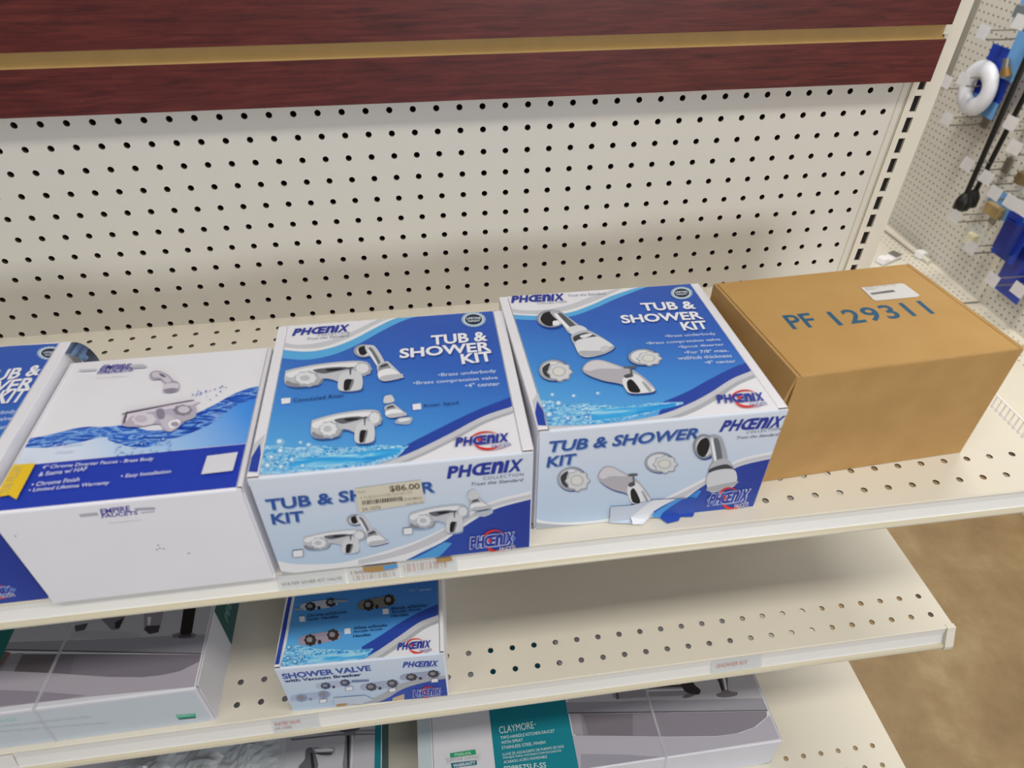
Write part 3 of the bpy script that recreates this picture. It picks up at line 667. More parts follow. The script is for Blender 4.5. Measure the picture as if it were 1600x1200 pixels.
tab([(726,1082),(700,1080),(690,1070),(740,1036),(800,1002),(830,1000),(780,1030),(740,1060)],ink('4a98dc'),1)
mb.build('lock_tab',c.T)

# ---- blue kit at the left edge of the frame
K0=(0,500,2.6091)
c=Carton('shower_kit_carton','blue tub and shower kit carton cut off by the left edge of the photo','box',(-43.9,-15.64,ZU),(8.7,0),(0,7.7),4.9,.34,.4,WHITE,WHITE,FBLUE,'tub and shower kit cartons')
F=c.top(K0)
F.raw([F.bp(p) for p in [(-900,200),(-300,150),(0,110),(60,98),(340,88),(25,490)]+cr([(0,528),(-60,545),(-200,590),(-500,660),(-900,680)])],BLUE_G)
F.band([(-20,500),(10,480),(60,440)],[(-40,545),(0,530),(80,470)],BLUE_D); F.band([(-60,548),(0,530),(80,470)],[(-60,570),(0,552),(90,500)],SW1)
seal(F,(207,136),55,28)
for a in (('TUB &',(-90,262),(190,222),(-80,218)),('SHOWER',(-275,330),(152,280),(-265,280)),('KIT',(-30,345),(120,332),(-20,290))):
    F.text(a[0],(a[1][0]+4,a[1][1]+4),(a[2][0]+4,a[2][1]+4),(a[3][0]+4,a[3][1]+4),ink('223d92'),bold=.03,shear=.1); F.text(*a,W_,bold=.03,shear=.1)
F.text('\u2022Brass underbody',(-160,405),(82,383),(-160,385),LB,bold=.02); F.text('\u2022Brass compression valve',(-280,440),(62,412),(-280,420),LB,bold=.02); F.text('\u20224" center',(-80,460),(42,442),(-80,443),LB,bold=.02)
F=c.front(K0); logo_swirl(F,(-110,1128),(62,1112),(-105,1100),white=True)
c.done()
mb=MB(); pts=[]; n=10
for i in range(n+1):
    a=math.pi*.5*i/n; pts.append((math.sin(a),math.cos(a)))
fr=c.fr; g=[]
for i,(s_,c_) in enumerate(pts):
    for t in (6.95,7.65): g.append(fr((8.66+.02+.55*s_*(1 if t>7 else .85),t+.25*s_,c.H-.02-1.3*(1-c_))))
mb.add(g,[(2*i,2*i+1,2*i+3,2*i+2) for i in range(n)]+[(2*i+2,2*i+3,2*i+1,2*i) for i in range(n)],mat('dark_blue_flap','2c4f86',.4,h2='7f9cc4',nscale=60),True)
mb.build('side_flap',c.T)

# ---- white faucet carton
WAVE = watermat('wave_print',[(.28,'10318e'),(.44,'1f55bf'),(.5,'3c82de'),(.55,'9cc4f2'),(.6,'2c6cd2'),(.75,'123aa0')],48,2.8,.6,2.2)
WFADE = gradmat('wave_fade',[(0,'d9e4f6'),(.35,'a9cdf4'),(.8,'4a98ee'),(1,'2f7fe6')],(.8,.55,0),2.6,8.3)
c=Carton('faucet_carton','white faucet carton with a blue wave and a yellow ribbon on its lid','box',(-35.05,-15.85,ZU),(7.1,.03),(0,7.0),4.56,.05,.14,WHITE,WHITE,WHITE)
F=c.top(K0)
F.poly([(-200,620),(0,602),(1025,503),(990,690),(-200,810)],ink('2440b4'))
F.raw([F.bp(p) for p in cr([(60,500),(120,492),(200,470),(330,442),(420,440),(520,434),(620,458),(720,442),(800,390),(880,348),(960,302),(1050,274),(1095,274)])]+[F.bp(p) for p in [(1040,500),(0,600),(0,560)]],WFADE)
F.band([(60,495),(200,468),(330,438),(420,436),(520,430),(620,452),(720,436),(800,382),(880,342),(960,298),(1040,272),(1090,272)],[(60,520),(200,520),(330,498),(420,478),(520,490),(620,492),(720,480),(800,452),(880,412),(960,350),(1040,320),(1090,290)],WAVE)
F.band([(440,440),(520,440),(600,450),(680,450)],[(440,490),(520,515),(600,520),(680,490)],WAVE)
random.seed(5)
for i in range(46):
    x=random.uniform(470,700); y=random.uniform(500,555)-(x-500)*.08; r=random.uniform(3,7); F.ell((x,y),r,r*.7,ink('6f9fd8'),n=10); F.ell((x-1,y-1),r*.5,r*.35,ink('dce9f8'),n=8)
for i in range(18):
    x=random.uniform(760,930); y=370-(x-760)*.35-random.uniform(5,60); r=random.uniform(2,4); F.ell((x,y),r,r*.7,ink('3f6fc0'),n=8)
P_=ink('453f9c')
F.text('EMPIRE',(408,208),(532,202),(408,190),P_,bold=.03,shear=.3); F.text('FAUCETS',(396,226),(545,213),(396,210),P_,bold=.03,shear=.3)
F.text('www.empirefaucets.com',(390,246),(522,236),(390,240),ink('b5b3c0')); F.line((325,212),(395,208),.12,ink('c9c9d4')); F.line((545,200),(600,196),.12,ink('b9b9c6')); F.line((540,191),(590,187),.03,ink('9a9aaa'))
# hand shower arm + valve, pale grey print
k=lambda P,h,sm=True:F.poly(P,ink(h),sm)
k([(612,232),(625,216),(655,215),(690,232),(705,250),(730,262),(728,292),(700,302),(668,298),(675,268),(655,248),(625,250)],'a9a3b2'); k([(625,222),(655,220),(688,238),(700,256),(680,262),(658,242),(628,240)],'cfc9d6'); k([(676,268),(728,266),(722,290),(676,294)],'d6d1dc'); k([(670,292),(700,284),(726,288),(700,302)],'8f8a9a'); k([(650,225),(668,228),(680,240),(664,238)],'6f6a7a')
k([(500,425),(515,385),(540,375),(700,345),(785,332),(795,345),(800,400),(740,425),(700,460),(670,455),(650,430),(560,442),(510,440)],'b9b2c4'); k([(515,392),(540,380),(785,338),(790,352),(560,392),(520,420)],'dcd6e2')
F.ell((590,412),48,26,ink('d9d4de'),scal=.06,ns=8,n=48); F.ell((578,410),26,15,ink('c4bccb')); F.ell((748,375),38,22,ink('8b8496'),scal=.06,ns=8,n=48); F.ell((752,372),24,14,ink('d0cad8'))
k([(655,400),(700,395),(715,410),(738,435),(700,462),(680,452),(662,430)],'c9c3d0'); k([(690,425),(728,412),(738,430),(702,450)],'efecf2'); F.ell((716,432),16,10,ink('a29cae')); k([(640,375),(668,370),(674,405),(650,410)],'8e869a')
k([(505,425),(518,385),(524,385),(512,425)],'5a5468'); k([(520,384),(700,350),(785,334),(785,338),(700,354),(522,390)],'5a5468')
T_=ink('d9def4')
for t,a,b_,h in (('4" Chrome Diverter Faucet - Brass Body',(172,620),(626,584),19),('& Stems w/ HAF',(160,646),(356,622),17),('\u2022 Chrome Finish',(130,688),(326,665),17),('\u2022 Limited Lifetime Warranty',(116,714),(446,682),19),('\u2022 Easy Installation',(493,657),(697,636),19)):
    F.text(t,a,b_,(a[0],a[1]-h),T_,bold=.012)
F.text('4" Center',(218,528),(340,516),(218,514),ink('c6d6f0')); F.text('Finish',(232,552),(300,546),(232,541),ink('c6d6f0'))
F.poly([(848,562),(973,546),(952,622),(823,637)],ink('dcdde6'))
F.clip=(.1,7,.08,6.9)
F.poly([(60,598),(150,592),(72,740),(42,722),(-20,732),(-20,700)],ink('ecc52a'))
A=F.bp((38,715)); Bq=F.bp((100,602)); d=Bq-A; L_=np.linalg.norm(d); d/=L_; pe=np.array([-d[1],d[0]])
a_,f_,_=glyphs('TUB FILLER',.03,0,1); F.k+=1; F.mb.add([F.P(A+d*L_*q[0]+pe*.24*q[1],F.k) for q in a_],[tuple(x) for x in f_],ink('c9b060'))
F=c.front(K0)
F.text('EMPIRE',(412,793),(540,778),(412,770),P_,bold=.03,shear=.3); F.text('FAUCETS',(415,808),(568,792),(415,792),P_,bold=.03,shear=.3); F.text('www.empirefaucets.com',(445,832),(578,818),(445,826),ink('a5a3b4'))
F.line((325,798),(400,790),.14,ink('b4b4c0')); F.line((550,772),(632,768),.12,ink('a9a9b8')); F.line((575,786),(630,780),.04,ink('9c9cab'))
for x,y in ((645,918),(652,930),(640,935),(668,932),(770,950),(63,880)): F.ell((x,y),5,3,ink('b0a89e'),n=8)
c.done()

# ---- brown carton
KB=(1080,380,3.0)
KL=mat('kraft_lid','bf985e',.7,bump=.2,bscale=220,h2='b89056',nscale=18,spec=.25)
c=Carton('kraft_carton','plain brown cardboard carton stamped PF 129311 at the right end of the upper shelf','box',(-9.85,-13.9,ZU),(8.85,.46),(-.68,6.05),5.34,.13,.18,KRAFT,KL,KRAFT,inset=.03,notch=.05)
mb2=MB(); P0=lambda a,t,z:c.fr((a,t,z)); 
g=[P0(.0,.03,c.H-.02),P0(.0,6.0,c.H-.02),P0(-.10,6.0,c.H-1.1),P0(-.2,.03,c.H-1.3)]
h_=[p+np.array([.09,0,-.01]) for p in g]; mb2.hexa([h_[0],h_[1],h_[2],h_[3],g[0],g[1],g[2],g[3]],KRAFT); mb2.build('side_flap',c.T)  # added panel, leaning out so the carton's shaded side catches light
F=c.top(KB); B_=ink('285a78',.7)
F.text('PF',(478,404),(606,390),(420,340),B_,bold=.02,space=1.0)
F.text('129311',(694,388),(1146,331),(634,322),B_,bold=.02,space=1.12)
c.done()
mb=MB(); F=Face(mb,c.fr((0,0,c.H+.01)),c.ux,c.uy,KB); F.k=8
F.poly([(795,208),(985,188),(1000,192),(1072,245),(1060,252),(868,270),(855,266)],ink('d8d6d4')); F.text('29301.1',(820,222),(880,216),(820,214),ink('8a8684')); F.text('CLMP/FLX 2 HDL TUB',(815,213),(960,199),(815,206),ink('8a8684'))
F.poly([(836,234),(945,219),(958,228),(848,243)],ink('8f8b8c')); 
for i in range(14): 
    x=838+i*8; F.poly([(x,234-i*1.05),(x+3,234-i*1.1),(x+14,243-i*1.1),(x+11,243-i*1.05)],ink('4c4a4e'))
o=mb.build('shipping_label',c.T); o['label']='white barcode label'

# ---- shower valve carton on the middle shelf
KV=(400,880,3.75)
c=Carton('shower_valve_carton','small blue and white shower valve carton alone on the middle shelf','box',(-29.22,-15.95,ZL),(6.63,-.22),(.22,6.4),3.58,.22,.16,WHITE,WHITE,FRONT_G)
S=c.strip(KV); S.raw([(.02,.2),(.19,.2),(.35,6.3),(.2,6.3)],BLUE_D,4)
F=c.top(KV)
F.raw([F.bp(p) for p in [(300,-200),(1080,-200),(1072,300)]+cr([(1072,298),(960,345),(850,420),(740,495),(640,560),(560,588),(400,605),(150,620)])],BLUE_G)
F.band([(620,490),(720,430),(850,345),(960,285),(1080,235)],[(620,560),(740,497),(850,422),(960,347),(1080,300)],BLUE_D)
F.band([(140,622),(400,607),(560,590),(640,560),(740,495),(850,420),(960,345),(1085,298)],[(140,640),(420,632),(590,618),(670,590),(770,522),(880,448),(980,378),(1085,335)],SW1)
F.band([(140,636),(420,625),(585,610),(665,580),(765,514),(875,440),(975,370),(1085,326)],[(140,650),(430,640),(600,624),(680,596),(780,530),(888,458),(986,388),(1085,345)],SW2)
F.band([(170,500),(260,480),(350,500),(450,505),(560,510),(690,500)],[(130,630),(300,612),(400,604),(500,592),(580,572),(650,545)],WATER); F.band([(300,545),(430,535),(560,525),(660,520)],[(300,600),(430,594),(560,570),(640,548)],WATERC)
for x,y,r in ((195,495,18),(240,505,10),(190,560,16),(230,580,20),(170,600,14),(265,560,12)): F.ell((x,y),r,r*.8,ink('4f97cc')); F.ell((x-3,y-3),r*.5,r*.4,ink('b5dcf2'))
def art_plate(F,x0,y0,x1,y1,pl,k1,lever=False):
    w=x1-x0; sl=(y1-y0); 
    pts=[]; tl=-.30*sl
    for q in range(36):
        a=2*math.pi*q/36; ca,sa=math.cos(a),math.sin(a); ux=math.copysign(abs(ca)**.45,ca); uy=math.copysign(abs(sa)**.7,sa)
        pts.append(((x0+x1)/2+ux*w*.5,(y0+y1)/2+tl*ux*.6+uy*sl*.30))
    F.poly(pts,ink(pl))
    for fx,fy in ((.28,.62),(.82,.33)):
        q=(x0+w*fx,y0+sl*fy); F.ell(q,w*.14,sl*.32,ink(k1),scal=.08,ns=8,n=40); F.ell((q[0]-w*.02,q[1]-sl*.03),w*.07,sl*.15,ink('8d8a90'))
    F.ell((x0+w*.5,y0+sl*.72),w*.045,sl*.13,ink(k1))
art_plate(F,258,205,480,285,'b9c2d0','2a2f3a'); F.poly([(455,215),(540,218),(540,228),(455,235)],ink('8fa0b8')); F.poly([(225,265),(280,268),(280,278),(225,276)],ink('8fa0b8'))
art_plate(F,598,185,820,285,'76736c','2a2622'); art_plate(F,250,388,496,492,'9d93a6','3a302e')
chk(F,[(254,315),(285,312),(290,342),(257,346)]); chk(F,[(742,270),(775,268),(780,298),(744,302)]); chk(F,[(518,386),(552,382),(556,414),(520,418)])
D_=ink('152a5c')
for t,x0,x1,y in (('Chrome w/Chrome',300,532,318),('Lever Handles',302,482,340),('Biscuit w/Smoke',793,1002,276),('Acrylic Knob',793,968,298),('Handles',793,895,320),('White w/Smoke',570,768,392),('Acrylic Knob',570,740,414),('Handles',570,672,438)):
    F.text(t,(x0,y),(x1,y-(x1-x0)*.1),(x0,y-16),D_,bold=.02)
F.text('\u202211" center',(898,170),(1030,160),(898,155),LB); logo_swirl(F,(826,514),(1026,496),(830,470))
F=c.front(KV)
F.band([(560,830),(700,785),(800,730),(900,690),(1130,655)],[(560,880),(700,830),(800,770),(900,722),(1130,676)],SW2)
F.band([(640,840),(760,795),(865,735),(1000,695),(1140,672)],[(640,900),(760,900),(865,900),(1000,900),(1140,900)],FBLUE)
F.poly([(800,790),(868,765),(872,812),(800,812)],ink('c9b79c'))
for t,a,b_,h in (('SHOWER VALVE',(160,680),(676,630),34),('with Vacuum Breaker',(168,700),(620,660),18)):
    F.text(t,a,b_,(a[0],a[1]-h),ink('3a58a8' if h>20 else '2c3c70'),bold=.04)
F.text('',(858,612),(1068,602),(862,578),ink('2f49a6'),wm=True); F.text('COLLECTION',(955,614),(1065,606),(955,607),ink('6a7390'))
art_plate(F,200,745,440,815,'aebbd8','8a96b8'); art_plate(F,350,680,560,740,'b4bfd6','3c4a70'); F.poly([(560,684),(662,680),(662,692),(560,698)],ink('7384a8')); art_plate(F,612,680,840,750,'a9b2cc','4a4c60'); art_plate(F,845,625,1082,690,'a2a9c0','3c3e50')
for p in ((528,720),(780,728),(1028,672),(375,792)): chk(F,[(p[0],p[1]+4),(p[0]+38,p[1]),(p[0]+38,p[1]+20),(p[0],p[1]+24)],True)
logo_swirl(F,(922,780),(1085,765),(926,742),white=True)
c.done()
mb=MB(); F=Face(mb,c.fr((0,-.05,0)),c.ux,[0,0,1],KV); F.k=3
F.clip=(0,c.w,.03,3)
F.poly([(455,790),(640,775),(690,800),(640,815),(610,828),(545,822),(520,830),(462,838)],ink('c2d0e0')); F.poly([(470,826),(520,820),(545,824),(520,834),(472,838)],KRAFT)
mb.build('lock_tab',c.T)

# ---- long sink-faucet cartons
def sink_art(F,q):      # q maps unit (0..1 across, 0..1 down) on the pictured part of the lid
    k=lambda P,h,sm=False:F.raw([q(*p) for p in P],ink(h))
    k([(0,-.6),(1,-.6),(1,.10),(0,.12)],'b4b4ba'); k([(0,.12),(1,.08),(1,.30),(0,.30)],'9a9aa4'); k([(0,.11),(.3,.06),(.72,.05),(.72,.13),(0,.16)],'a9a9b2')
    k([(0,.30),(1,.30),(1,.315),(0,.32)],'4e4c56'); k([(.04,.32),(1,.32),(.96,.42),(.9,.50),(.78,.58),(.66,.60),(.4,.585),(.04,.58)],'7a7480'); k([(.07,.33),(.30,.33),(.30,.57),(.07,.57)],'5d5558')
    k([(.30,.33),(.42,.33),(.42,.575),(.30,.57)],'6c6670'); k([(0,.6),(.4,.6),(.66,.62),(.78,.6),(.9,.52),(.98,.40),(1,.42),(.97,.90),(0,1.0)],'b0aab6'); k([(0,.80),(.22,.82),(.45,.86),(.3,.9),(0,.98)],'968f9e')
def faucet_art(F,q):
    k=lambda P,h:F.raw([q(*p) for p in P],ink(h))
    k([(.80,-.6),(.88,-.6),(.86,.02),(.78,.02)],'1e1a1e'); k([(.75,.0),(.80,.04),(.86,.04),(.92,-.02),(.91,-.06),(.76,-.05)],'6f6a72'); k([(.77,-.0),(.80,.02),(.86,.02),(.90,-.02)],'3a363c')
    k([(.55,-.5),(.65,-.5),(.62,-.1),(.56,-.1)],'8f8c94'); k([(.56,-.12),(.62,-.12),(.65,.03),(.55,.03)],'3e3a42'); k([(.52,.0),(.66,-.02),(.66,.05),(.52,.06)],'78747c'); k([(.575,-.4),(.595,-.4),(.59,-.12),(.58,-.12)],'e2e2e6')
    k([(.33,-.35),(.46,-.35),(.44,-.08),(.38,-.02),(.34,-.15)],'77747c'); k([(.36,-.3),(.40,-.3),(.41,-.1),(.38,-.08)],'2c2a30'); k([(.2,-.04),(.27,-.08),(.26,.0),(.2,.03)],'4a464e')
KK=(0,880,3.5556)
c=Carton('sink_faucet_carton','flat grey sink faucet carton with a teal end, left on the middle shelf','box',(-51.5,-15.9,ZL),(19.2,0),(0,9.2),2.8,.05,.06,GREYW,GREYW,GREYW,'sink faucet cartons')
F=c.top(KK); F.crop=KK
F.raw([(.1,.1),(11.05,.1),(11.05,9.1),(.1,9.1)],mat('dark_teal_panel','0c6a66',.4))
F.clip=(11.05,c.w-.15,.08,9.1); k=lambda P,h,sm=False:F.poly(P,ink(h),sm)
k([(-100,300),(1260,100),(1200,395),(60,440),(-100,600)],'b2b2b9'); k([(40,440),(500,425),(1205,388),(1172,497),(-60,492)],'92929b'); k([(420,375),(700,380),(790,400),(760,415),(520,420),(390,415)],'a8a8b0')
k([(-60,488),(1172,494),(1170,500),(-60,496)],'4a4852'); k([(70,503),(1160,503),(1120,560),(1000,600),(900,622),(790,634),(600,632),(-60,606),(-60,520)],'79747f'); k([(115,508),(310,508),(280,612),(75,606)],'625b60'); k([(-60,500),(60,498),(-20,606),(-60,606)],'6c5c58')
k([(310,508),(420,508),(390,618),(280,612)],'6f6a74'); k([(60,505),(130,500),(75,606),(0,606)],'8a868e')
k([(-100,606),(300,612),(600,632),(790,634),(900,622),(1000,600),(1160,540),(1120,684),(500,742),(190,778),(-100,815)],'aaa4b0'); k([(-100,705),(200,712),(480,735),(330,760),(-100,806)],'8f8897')
k([(1040,120),(1110,120),(1065,395),(998,402)],'1d191c'); k([(955,400),(1000,385),(1010,405),(1060,402),(1060,385),(1092,398),(1080,415),(1030,422),(965,416)],'6d6970'); k([(985,404),(1065,396),(1060,410),(1000,414)],'3a363c')
k([(800,250),(915,240),(890,360),(800,365)],'8f8c94'); k([(812,350),(890,345),(880,385),(830,395),(800,370)],'3e3a42'); k([(820,300),(840,298),(835,345),(822,345)],'dcdce0')
k([(560,310),(700,290),(660,370),(620,372)],'76737b'); k([(640,330),(690,300),(665,360),(640,365)],'2b292f'); k([(415,350),(490,335),(470,372),(420,380)],'4d4a52')
F.clip=None
F=c.front(KK)
F.raw([(.1,.06),(19,.06),(19,2.6),(.1,2.6)],ink('c3cdd6'))
F.poly([(975,842),(1085,834),(1090,852),(985,862)],ink('37b08e')); F.poly([(990,862),(1088,852),(1090,860),(995,870)],ink('2c5a60')); F.text('WARRANTY',(985,853),(1080,845),(985,845),ink('d8ece6'))
F.text('PEERLESS',(-60,888),(100,874),(-60,870),ink('8fcabb')); F.text('TWO-HANDLE KITCHEN FAUCET WITH SPRAY',(-60,920),(520,856),(-60,908),ink('a9b8c0')); F.text('STAINLESS STEEL FINISH / ACABADO ACERO INOXIDABLE',(-60,945),(600,890),(-60,935),ink('b0bcc6'))
c.done()
mb=MB(); mb.box(19.205,19.225,3.4,9.2,.05,2.78,TEALD,c.fr); 
SF=Face(mb,c.fr((19.225,0,0)),[0,1,0],[0,0,1]); SF.k=2; SF.text('PEERLESS',(3.9,1.0),(6.4,1.0),(3.9,1.6),ink('6fae9e'),inch=True)
mb.build('side_print',c.T)
def strap(c,x0,x1,w=.16,lean=0):
    mb=MB(); y0=-.03
    def P(x,y,z): return c.fr((x,y,z))
    h=c.H+.015
    a=[P(x0,c.d,h),P(x0+w,c.d,h),P(x1+w,y0,h),P(x1,y0,h)]; b=[P(x1+lean,y0,0.01),P(x1+w+lean,y0,.01)]
    mb.add(a+b,[(3,2,1,0),(4,5,2,3)],STRAP); mb.add([p+np.array([0,0,.02]) for p in a],[(3,2,1,0)],STRAP)
    mb.build('strap',c.T)
pa=onplane(395,880+0,(0,0,0),(0,0,1))
tp_=onplane(0+400/KK[2],880+330/KK[2],c.fr((0,0,c.H)),(0,0,1)); bt_=onplane(180/KK[2],880+805/KK[2],c.fr((0,0,c.H)),(0,0,1)); ft_=onplane(270/KK[2],880+960/KK[2],c.fr((0,0,0)),(0,1,0))
sl=(tp_[0]-bt_[0])/(tp_[1]-bt_[1]); xf=bt_[0]+sl*(c.FL[1]-bt_[1])-c.FL[0]; strap(c,xf+sl*c.d,xf,.14,ft_[0]-c.FL[0]-xf)

KC=(640,1020,2.5806)
c=Carton('sink_faucet_carton','flat white sink faucet carton with a teal text panel on the lowest shelf','box',(-24.5,-17.4,ZT),(18.5,0),(0,9.2),2.8,.75,.03,GREYW,GREYW,GREYW,'sink faucet cartons')
F=c.top(KC)
px=lambda p:F.bp(p)
TL=F.bp((320,225)); TR_=F.bp((625,185)); xl=(TL[0]+F.bp((345,465))[0])/2; xr=(TR_[0]+F.bp((685,465))[0])/2
F.raw([(xl,.1),(xr,.1),(xr,9.1),(xl,9.1)],gradmat('teal_panel',[(0,'0e7f90'),(.5,'0c7c8e'),(1,'0a5f72')],(0,1,0),2.2,5))
F.clip=(xr,c.w-.12,.08,9.1); k=lambda P,h,sm=False:F.poly(P,ink(h),sm)
k([(600,-100),(1400,-100),(1440,195),(640,205)],'b4b3bb'); k([(630,200),(1430,182),(1460,230),(640,242)],'9695a0')
k([(640,240),(1456,229),(1457,233),(640,246)],'55535c'); k([(690,246),(1440,236),(1440,258),(1390,300),(1320,325),(1240,336),(1040,338),(670,334),(645,250)],'87828e'); k([(700,250),(900,246),(900,334),(720,332)],'77717c'); k([(645,248),(690,247),(700,332),(660,330)],'9c98a2')
k([(640,336),(1040,340),(1240,338),(1330,325),(1400,298),(1462,250),(1500,345),(1040,425),(780,470),(680,480)],'b1aebb'); k([(690,408),(860,410),(1010,420),(800,455),(690,470)],'9a97a5')
k=lambda P,h,sm=True:F.poly(P,ink(h),sm)
k([(970,138),(1100,130),(1110,150),(1000,160)],'3c3a40'); k([(830,160),(960,145),(1110,140),(1110,170),(960,178),(835,185)],'8f8c96'); k([(830,160),(842,158),(845,186),(834,188)],'5a565e',False); k([(955,150),(1110,145),(1110,152),(955,157)],'c9c9d0',False)
k([(1090,110),(1130,100),(1150,130),(1172,150),(1165,168),(1130,165),(1105,150)],'2c2a2e'); k([(1120,165),(1100,180),(1120,182),(1150,170)],'6c6870'); k([(1235,95),(1280,90),(1285,150),(1320,160),(1318,172),(1280,180),(1245,178),(1238,168),(1262,150)],'6f6b70'); k([(1240,95),(1252,93),(1268,150),(1258,155)],'2c2a2e',False); k([(1262,95),(1270,94),(1280,150),(1273,150)],'dcdce0',False)
WH=ink('cfe2e6')
F.clip=None
F.text('CLAYMORE',(363,327),(502,305),(363,298),WH); F.text('\u00ae',(504,292),(511,291),(504,286),WH)
for t,a,b_,h in (('TWO-HANDLE KITCHEN FAUCET',(367,350),(586,321),13),('WITH SPRAY',(370,370),(458,357),13),('STAINLESS STEEL FINISH',(372,390),(548,367),13),('LLAVE DE AGUA/GRIFO DE PUENTE DE DOS',(375,416),(622,383),11),('MANIJAS PARA COCINAS CON ROCIADOR',(378,431),(613,401),11),('ACABADO ACERO INOXIDABLE',(380,447),(555,424),11),('P299575LF-SS',(382,480),(551,463),22)):
    F.text(t,a,b_,(a[0],a[1]-h),WH,bold=.008 if h>20 else 0)
k([(162,406),(265,390),(268,410),(165,424)],'1f9a6a',False); k([(142,428),(288,408),(280,420),(290,430),(145,448),(152,438)],'b9bcc4',False); k([(150,430),(282,411),(284,429),(152,445)],'d2d4da',False); k([(166,446),(270,434),(272,452),(170,466)],'12697e',False)
F.text('PEERLESS',(182,418),(248,409),(182,408),ink('d0ece0')); F.text('LIFETIME LIMITED',(154,441),(280,425),(154,431),ink('7d8088')); F.text('WARRANTY',(176,463),(266,450),(176,450),ink('dfe6ea'),bold=.02)
F=c.front(KC); F.poly([(1405,455),(1460,440),(1456,465),(1400,470)],ink('2f9a86'))
c.done()
F=c.top(KC); px=F.bp; strap(c,px((945,150))[0],px((1035,440))[0],.12,.2)
mb=MB(); mb.box(.02,.68,.2,9.0,2.802,2.81,mat('pale_edge','bccad0',.4),c.fr); mb.build('side_print',c.T)

# faucet carton beside the bag (lowest shelf) and plastic bag
c=Carton('sink_faucet_carton','grey sink faucet carton half under a plastic bag on the lowest shelf','box',(-44,-17.4,ZT),(17.7,0),(0,9.2),2.8,.05,.05,GREYW,GREYW,GREYW,'sink faucet cartons')
F=c.top(KV)
F.raw([(8.8,.1),(17.6,.1),(17.6,9.0),(8.8,9.0)],ink('b2b2ba')); k=lambda P,h,sm=True:F.poly(P,ink(h),sm)
k([(250,1005),(738,985),(738,970),(250,985)],'8d8d96',False); k([(200,1030),(480,1000),(738,995),(738,1003),(480,1010),(210,1040)],'6e6e78',False)
k([(290,1100),(310,1080),(335,1085),(345,1110),(360,1200),(250,1200),(285,1150)],'5f5f68'); k([(318,1110),(332,1110),(345,1200),(325,1200)],'26262c',False); k([(330,1090),(350,1078),(400,1085),(455,1080),(460,1110),(430,1130),(370,1125)],'8b8b94'); k([(350,1090),(440,1086),(445,1100),(360,1105)],'d0d0d6'); k([(345,1112),(440,1110),(436,1122),(370,1122)],'3a3a42')
k([(520,985),(585,980),(580,1010),(560,1080),(565,1200),(510,1200),(515,1120),(522,1030)],'77777f'); k([(532,1010),(550,1008),(545,1200),(535,1200)],'25252b',False); k([(560,1010),(572,1010),(565,1200),(552,1200)],'c6c6cc',False); k([(500,970),(600,955),(600,975),(510,990)],'4b4b52')
F.crop=(0,0,1)
c.done()
mb=MB(); mb.box(17.705,17.73,0.1,9.2,.05,2.78,TEALD,c.fr); mb.box(17.35,17.66,.1,9.1,2.802,2.812,TEAL,c.fr); mb.build('side_print',c.T)
# crumpled film
from mathutils import noise as _n
t=thing('plastic_bag','crumpled clear plastic bag with white fittings inside, on the lowest shelf','bag',(-35.2,-15.4,ZT+2.83))
mb=MB(); nu,nv=40,30; vs=[];cx,cy=-35.2,-15.2
for j in range(nv+1):
    for i in range(nu+1):
        u=i/nu*2-1; v=j/nv*2-1; e=max(0,1-abs(u)**3)*max(0,1-abs(v)**3)
        z=ZT+2.86+1.25*e**.6*(1+.6*_n.noise(Vector((u*3.1,v*2.7,.3))))+.30*abs(_n.noise(Vector((u*8,v*8,2))))*min(1,e*3)
        vs.append((cx+u*4.1,cy+v*3.0,max(z,ZT+2.84)))
fs=[(j*(nu+1)+i,j*(nu+1)+i+1,(j+1)*(nu+1)+i+1,(j+1)*(nu+1)+i) for j in range(nv) for i in range(nu)]
mb.add(vs,fs,FILM,False); mb.build('film',t)
mb=MB()
for a,b,r in (((-37.6,-15.6,ZT+3.3),(-36.6,-14.6,ZT+3.3),.42),((-35.2,-16,ZT+3.3),(-34.2,-14.4,ZT+3.35),.45)):
    a=np.array(a);b=np.array(b); mb.tube([a,a+(b-a)*.3,a+(b-a)*.32,b],r,TAGW,16,radii=[r,r,r*.7,r*.65])
mb.build('fitting',t)
# blister pack of parts at far left of that shelf
mb=MB(); mb.box(-50.5,-44.3,-17.5,-10,ZT+.001,ZT+2.4,GREYW); o=mb.build('white_carton',bevel=.06,origin=(-47,-14,ZT)); tag(o,'plain pale carton at the left end of the lowest shelf','box')

